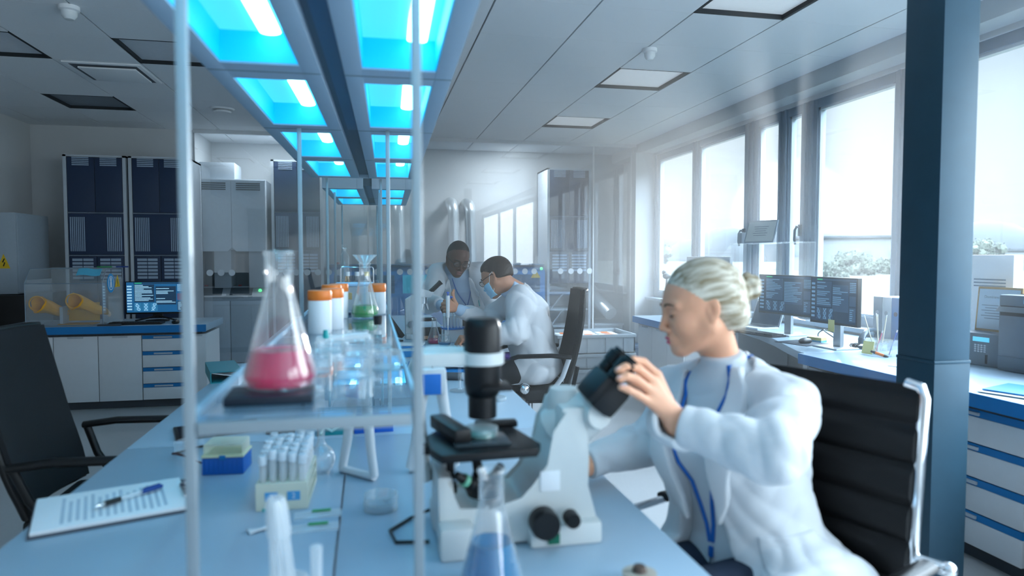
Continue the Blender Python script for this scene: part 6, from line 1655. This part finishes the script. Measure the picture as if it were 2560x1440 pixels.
# cuffs, buttons, pocket, lanyard
m = MB()
for u, t in ((-.115, .20), (-.125, .05), (.030, .02), (.045, -.06)):
    p = T.front(coat, u, t)
    if p is not None:
        n = grad(coat, p); R = V((0, 0, 1)).rotation_difference(V(n)); m.lathe([(0, .0015), (.006, .0015), (.0075, 0), (.0075, -.002)], c=p, axis=n, seg=14)
m.out('snap_buttons', M_button, root, world=True)
pk = Body(); pk.p = coat.p; pk.post = lambda P, d: fo(P, d) - .0035
def pocket(P):
    u, w, t = T.uvw(P); ang = np.arctan2(w, u); return np.maximum.reduce([np.abs(ang - .35) * .2 - .075, np.abs(t - .075) - .065])
pk.cut(lambda P: -pocket(P), .002); pk.cut(lambda P: coat.raw(P, coat.p) + .006, .002); c = T.pt(.15, .06, .075); sdf_obj('pocket', pk, .004, M_coat, root, c - .18, c + .18)
for sg in (1, -1):
    P_ = []
    for t, u in ((1.03, .062), (.97, .064), (.90, .060), (.80, .053), (.70, .046), (.60, .038), (.50, .028), (.40, .018), (.30, .010), (.22, .004)):
        p = T.front(shirt, sg * u - (.012 if t < .9 else 0), t, .003)
        if p is not None: P_.append(p)
    P_ = [T.pt(sg * .055, -.055, T.h * 1.06)] + P_
    MB().tube(P_, [(.0048, .0022)] * len(P_), 8).out('lanyard', M_lan, root, world=True)
p = T.front(shirt, -.012, .20, .004)
MB().box(V(p) + V((0, 0, -.012)), (.008, .012, .024), bev=.002).out('lanyard_clip', M_lan, root, world=True)
MB().tube([V(p) + V((0, 0, -.024)), V(p) + V((-.004, 0, -.055))], .0022, 8).out('badge_strap', M_chrome, root, world=True)

# ------------------------------------------------------------------------------------------------ THE TWO MEN AT THE FAR TABLE
def man(root, H, T, skinmat, hairmat, LS, RS, LE, LW, RE, RW, lh, rh, legs, shirtmat, coat_ts, coat_a, coat_b, opening, seed, zmin, cf=0, closed=False, h=.0055, coat_f=None, extra=None, cropped=False, lapel=True, hair_low=-.05):
    sk = Body(); sk.add(*H.prims(True)).add(H.neck(T.pt(0, -.01, T.h * .97), .056, .064))
    sk.add(T.loft([0, .3, .6, .85, 1], [.15, .14, .15, .13, .07], [.10, .095, .10, .085, .06]))
    sk.add(Cap(LS, LE, .048, .040, .02), Cap(LE, LW, .040, .030, .015), Cap(RS, RE, .048, .040, .02), Cap(RE, RW, .040, .030, .015))
    sk.add(*hand_prims(*lh)).add(*hand_prims(*rh))
    for a, b_, c in legs: sk.add(Cap(a, b_, .08, .058, .03), Cap(b_, c, .055, .04, .02), Cap(c, A3(c) + T.F * A3((1, 1, 0)) * .12, .036, .03, .02))
    for e, k in H.cuts(): sk.cut(e, k)
    sdf_obj('body', with_lids(sk, H), .0042, skinmat, root)
    lids_children(H, root, '', None); brows(H, root, hairmat, .0034)
    hb = Body(); g = -.003 if cropped else 0
    hb.add(H.E((-.013, 0, .037), (.098 + g, .0765 + g, .084 + g * .6)), H.E((-.045, 0, .0), (.060 + g, .068 + g, .070), .03))
    if not cropped: hb.add(H.E((.010, 0, .075), (.070, .060, .040), .02))
    def fcut(P):
        x, y, z = H.loc(P).T; return .058 + .010 * np.cos(y / .07 * 3) - np.clip(-z, 0, .2) * .9 + np.clip(z, 0, .2) * .22 - np.clip(.03 - z, 0, .04) * .9 - x
    hb.cut(fcut, .004); hb.cut(lambda P: H.loc(P)[:, 2] - hair_low - .2 * np.clip(H.loc(P)[:, 0] + .06, 0, .2), .006)
    for y in (1, -1): hb.cut(cut_fn(H, H.E((-.002, y * .082, -.018), (.024, .018, .036))), .006)
    hb.post = lambda P, d: d + .0012 * np.sin(P @ A3((410, 130, 60))) * np.sin(P @ A3((90, 380, 210)))
    sdf_obj('hair', hb, .0042, hairmat, root, frame=H.M)
    co = Body(); co.add(T.loft(coat_ts, coat_a, coat_b, coat_f, k=.03, pw=2.3))
    sl = [LS, RS]
    for q, s in ((LS, 1), (RS, -1)): co.add(Cap(T.pt(.05 * s, -.01, T.h * .96), q, .066, .074, .05))
    co.add(Cap(LS, LE, .082, .068, .03), Cap(LE, LW + (LW - LE) * .1, .068, .050, .03), Cap(RS, RE, .082, .068, .03), Cap(RE, RW + (RW - RE) * .1, .068, .050, .03))
    if extra: co.add(*extra)
    if opening: co.cut(wedge(T, *opening), .01)
    for w_, e_ in ((LW, LE), (RW, RE)): co.cut(beyond(w_, w_ - e_), .004)
    nt_ = H.w((-.022, 0, -.095))
    co.cut(lambda P: np.maximum(np.linalg.norm((P - A3(nt_)) - ((P - A3(nt_)) @ T.ax)[:, None] * T.ax, axis=1) - .072, -((P - T.pt(0, 0, T.h * .92)) @ T.ax)), .008)
    if zmin: co.cut(lambda P: P[:, 2] - zmin, .01)
    fo = folds(seed, .0085, [((.35, .45, .75), 46, 1), ((-.6, .35, .7), 38, .9), ((.8, .5, -.3), 30, .7)])
    def post(P, d):
        d = fo(P, d)
        for e_, w_ in ((LE, LW), (RE, RW)):
            n = np.exp(-(np.linalg.norm(P - A3(e_), axis=1) / .14) ** 2); d = d + n * .012 * (.45 + .55 * np.sin(P @ A3((23, 31, -37)))) * (.6 - np.abs(np.sin(((P - A3(w_)) @ unit(A3(e_) - A3(w_))) * 46 + 8 * P[:, 2])))
        return d
    co.post = post
    sdf_obj('lab_coat', co, h, M_coat, root)
    cl = Body()
    for a in np.linspace(-2.4, 2.4, 13):
        cl.add(Cap(T.pt(.076 * sin(a), cf - .012 - .074 * cos(a), T.h * (.96 + .06 * cos(a))), T.pt(.068 * sin(a), cf - .012 - .066 * cos(a), T.h * (1.03 + .05 * cos(a))), .012 - .002 * abs(a), .008 - .002 * abs(a), .012))
    sdf_obj('coat_collar', cl, .005, M_coat, root)
    sh = Body(); sh.add(T.loft([0, .2, .45, .7, .88, 1.0], [.160, .160, .160, .160, .115, .068], [.118, .118, .115, .112, .085, .066]))
    sh.add(Cap(T.pt(0, -.01, T.h * .93), H.w((-.022, 0, -.085)), .072, .060, .03)); sh.cut(beyond(nt_, A3(nt_) - T.pt(0, 0, T.h * .9), .12), .006)
    for s_, q in ((1, LS), (-1, RS)): sh.add(Cap(T.pt(.04 * s_, -.01, T.h * .92), q, .055, .05, .04))
    for w_, e_ in ((LW, LE), (RW, RE)): sh.add(Cap(A3(e_), A3(w_) + (A3(w_) - A3(e_)) * .05, .045, .037, .01))
    sdf_obj('shirt', sh, .0058, shirtmat, root)
    tr = Body(); tr.add(T.loft([-.10, 0, .10], [.165, .170, .166], [.125, .128, .124]))
    for a, b_, c in legs: tr.add(Cap(a, b_, .098, .078, .03), Cap(b_, c, .076, .062, .02))
    tr.post = folds(seed + 5, .004, [((1, .3, .4), 50, 1), ((.2, 1, .6), 40, .8)])
    sdf_obj('trousers', tr, .008, M_trous, root)
    for a, b_, c in legs:
        s_ = Body(); c = A3(c); f = unit(T.F * A3((1, 1, 0))); s_.add(Cap(c + A3((0, 0, -.03)), c + f * .17 + A3((0, 0, -.055)), .046, .038, .02)); s_.cut(lambda P: P[:, 2] - .004, .003)
        sdf_obj('shoe', s_, .008, M_blackr, root)
    return sk, co, sh
def fist(wr, d, n, s, curl=1.0, sc=1.0, thumb_up=False):
    """relaxed or gripping hand: d along the hand, n out of the back of the hand, s towards the index side"""
    wr, d, n, s = A3(wr), unit(d), unit(n), unit(s); kn = []; tp = []
    for i in range(4):
        k = wr + (d * (.088 - .006 * abs(i - 1)) + s * (.030 - .020 * i) + n * .006) * sc; kn.append(k)
        a = [RD(25 + 45 * curl), RD(45 + 100 * curl), RD(60 + 150 * curl)]; L = [.042, .026, .021]; L = [q * (1, 1.08, 1, .82)[i] for q in L]; p = k; ch = []
        for an, l in zip(a, L): p = p + (d * cos(an) - n * sin(an)) * l * sc; ch.append(p)
        tp.append(ch)
    if thumb_up: th = [wr + (d * .025 + s * .026) * sc, wr + (d * .050 + s * .055 - n * .010) * sc, wr + (d * .058 + s * .090 - n * .018) * sc, wr + (d * .050 + s * .115 - n * .030) * sc]
    else: th = [wr + (d * .025 + s * .026 - n * .006) * sc, wr + (d * .058 + s * .048 - n * .026) * sc, wr + (d * .085 + s * .036 - n * .040) * sc]
    return (wr, kn, tp, th)
def spectacles(H, root, m_, name='spectacles', dx=0):
    g = MB()
    for y in (1, -1):
        g.tube([H.w((.1045 + dx - .006 * (abs(sin(a)) * 0 + .5 - .5 * cos(a) * 1), y * (.034 + .025 * cos(a)), -.002 + .0175 * sin(a))) for a in np.linspace(0, 2 * pi, 21)[:-1]], .0019, 8, closed=True)
        g.tube([H.w(p) for p in ((.097 + dx, y * .060, .004), (.06, y * .076, .006), (.0, y * .080, .008), (-.015, y * .078, .0), (-.022, y * .076, -.015))], [.0022, .0022, .002, .002, .0015], 8)
    g.tube([H.w(p) for p in ((.105 + dx, .010, .003), (.109 + dx, 0, .006), (.105 + dx, -.010, .003))], .0017, 8)
    f = g.out(name, m_, root, world=True)
    l = MB()
    for y in (1, -1): l.tube([H.w((.1005 + dx, y * .034, -.002)), H.w((.1012 + dx, y * .034, -.002))], [(.024, .0165)] * 2, 20)
    l.out('lenses', M_glass, root, world=True)
# seated man with face mask
root = thing('person', 'seated dark haired man in a white coat and face mask pipetting at the far table', 'person', (1.05, 4.22, 0))
NB = A3((.925, 4.225, 1.105)); pel = A3((1.045, 4.225, .62)); LS, RS = A3((.905, 4.07, 1.06)), A3((.965, 4.385, 1.06))
T = Torso(pel, NB, LS - RS)
LE, LW = A3((.855, 4.02, .860)), A3((.640, 4.085, .832)); RE, RW = A3((.750, 4.42, .905)), A3((.560, 4.275, .985))
H = Head((.782, 4.205, 1.203), RD(146), RD(30), RD(4), 1.02)
pip = A3((.470, 4.200, 1.0))
lhd = fist(LW + A3((-.02, .005, -.004)), (-1, .12, -.05), (0, -.2, 1), (0, 1, .2), .75)
rhd = fist(RW + A3((-.015, -.008, .006)), (-.84, -.45, .35), (.35, .2, .9) if False else (-.1, -.6, -.3) if False else (.35, -.85, .2), (.2, .1, .95), .72, 1.0, True)
legs = [(T.pt(.09, 0, 0), A3((.62, 4.10, .60)), A3((.74, 4.08, .10))), (T.pt(-.09, 0, 0), A3((.63, 4.36, .60)), A3((.74, 4.40, .10)))]
hp = T.pt(.10, .02, 0)
sk, co, sh = man(root, H, T, M_skinm, M_dhair, LS, RS, LE, LW, RE, RW, lhd, rhd, legs, M_shirtb, [-.12, .06, .3, .55, .75, .88, .98], [.215, .21, .195, .195, .19, .15, .095], [.155, .155, .145, .148, .14, .115, .085],
                 ([-.3, .9, .95, 1.3], [-.1, -.1, .045, .07], None, .03), 21, .535, coat_f=[-.01, -.005, .0, -.012, -.02, -.012, 0], extra=[Cap(hp, hp + T.F * .22, .125, .10, .05), Cap(T.pt(-.10, .02, 0), T.pt(-.10, .20, .0), .12, .10, .05)], hair_low=-.038, cf=.03)
spectacles(H, root, M_black)
mk = Body(); mk.add(*H.prims(True)); mk.post = lambda P, d: d - .005
def mreg(P):
    x, y, z = H.loc(P).T; return np.maximum.reduce([z + .030 - .12 * np.abs(y), -.108 - z, .040 - x])
mk.cut(lambda P: -mreg(P), .003); mk.cut(lambda P: Body.raw(mk, P, mk.p) + .002, .002)
sdf_obj('face_mask', mk, .0036, mat('mask_cyan', '8fcbe8', .8), root, H.o - .16, H.o + .16)
g = MB()
for y in (1, -1): g.tube([H.w(p) for p in ((.045, y * .062, -.036), (.012, y * .078, .012), (-.012, y * .080, .020), (-.020, y * .078, -.006), (.0, y * .074, -.045), (.042, y * .058, -.085))], .0016, 6)
g.out('ear_loops', mat('mask_loop', 'dbe8f0', .7), root, world=True)
# pipette held in his raised hand
t = thing('pipette', 'white and blue hand pipette held over the test tubes by the seated man', 'pipette', tuple(pip))
MB().tube([(0, 0, -.10), (0, 0, -.055), (0, 0, -.05), (0, 0, .03), (0, 0, .075), (0, 0, .085)], [.0035, .006, .0105, .0125, .0135, .011], 16).out('body', M_white, t)
MB().tube([(0, 0, -.145), (0, 0, -.10)], [.0012, .0042], 10).out('tip', M_tube, t)
MB().tube([(0, 0, .085), (0, 0, .098), (0, 0, .10), (0, 0, .108)], [.005, .005, .0095, .009], 14).tube([(.0, 0, .06), (.022, 0, .078), (.030, 0, .072)], [.006, .0045, .004], 8).out('plunger', mat('pipette_blue', '1c58b8', .4), t)
# standing man
root = thing('person', 'standing man in glasses, open white coat and blue lanyard bending over the far table', 'person', (.72, 5.38, 0))
pel = A3((.755, 5.40, .955)); NB = A3((.648, 5.045, 1.225)); LS, RS = A3((.805, 5.02, 1.195)), A3((.492, 5.06, 1.195))
T = Torso(pel, NB, LS - RS)
LE, LW = A3((.915, 5.03, .965)), A3((.840, 4.86, .845)); RE, RW = A3((.425, 4.95, 1.02)), A3((.480, 4.865, 1.00))
RE = A3((.418, 5.02, .985)); RW = A3((.485, 4.80, .985))
H = Head((.628, 4.955, 1.315), RD(-80), RD(27), RD(-8), 1.04)
rhd = fist(RW + A3((.006, -.01, -.006)), (.30, -.75, -.35), (-.3, .2, .9), (.85, .3, .0), .55)
lhd = fist(LW + A3((-.01, -.02, -.01)), (-.4, -.7, -.5), (.3, -.5, .8), (-.8, .3, .2), .5)
legs = [(T.pt(.09, 0, -.0), A3((.85, 5.36, .50)), A3((.85, 5.40, .09))), (T.pt(-.09, 0, -.0), A3((.715, 5.38, .50)), A3((.71, 5.42, .09)))]
sk, co, sh = man(root, H, T, M_skind, M_bhair, LS, RS, LE, LW, RE, RW, lhd, rhd, legs, M_shirtb, [-.05, .15, .4, .65, .82, .93, 1.0], [.20, .20, .195, .19, .16, .12, .09], [.16, .155, .145, .135, .115, .095, .08],
                 ([-1, 0, .3, .6, .85, 1.0, 1.3], [.10, .095, .085, .075, .075, .075, .075], None, .02), 33, None, extra=[Cap(T.pt(.16, .02, .08), A3((.885, 5.22, .60)), .085, .075, .05), Cap(T.pt(-.15, .0, .06), A3((.74, 5.46, .60)), .06, .05, .05), Cap(T.pt(0, -.10, .02), A3((.74, 5.52, .60)), .10, .10, .06)], cropped=True)
spectacles(H, root, M_black)
lapels(T, co, [.30, .45, .65, .80, .83, .93, 1.0], [.085, .080, .075, .075, .075, .075, .075], [.006, .035, .060, .070, .045, .04, .02], .010, root, M_coat, .0055)
lp = Body(); lp.add(H.E((.1005, 0, -.0615), (.0065, .022, .0062), .002), H.E((.0985, 0, -.0755), (.0075, .019, .0070), .002)); sdf_obj('lips', lp, .0026, mat('brown_lips', '7a4540', .4), root)
for sg in (1, -1):
    P_ = [T.pt(sg * .066, -.03, T.h * 1.06)]
    for t, u in ((.97, .070), (.9, .066), (.8, .058), (.7, .048), (.6, .038), (.5, .026), (.40, .014), (.32, .004)):
        p = T.front(sh, sg * u + .02, t, .004)
        if p is not None: P_.append(p)
    MB().tube(P_, [(.006, .003)] * len(P_), 8).out('lanyard', M_lan, root, world=True)
p = V(P_[-1]); MB().tube([p, p + V((0, -.005, -.03))], .004, 8).box(p + V((0, -.006, -.075)), (.05, .003, .075), rz=.1).out('badge', M_paper, root, world=True)
MB().tube([T.pt(.12, .14, T.h * .52), T.pt(.12, .145, T.h * .36)], .004, 8).out('pocket_pen', M_teal, root, world=True)
# ================================================================= GLARE VEIL: scatter volume added to imitate veiling lens glare
hz = bpy.data.materials.new('glare_veil_scatter'); hz.use_nodes = True
t_ = hz.node_tree; t_.nodes.clear(); o_ = t_.nodes.new('ShaderNodeOutputMaterial'); v_ = t_.nodes.new('ShaderNodeVolumeScatter')
v_.inputs['Color'].default_value = (.95, .985, 1, 1); v_.inputs['Density'].default_value = .062; v_.inputs['Anisotropy'].default_value = .6
t_.links.new(v_.outputs[0], o_.inputs['Volume'])
o = MB().bb(-.62, 3.58, 2.35, 8.42, .02, 2.76).out('glare_veil', hz, smooth=False); o['kind'] = 'structure'
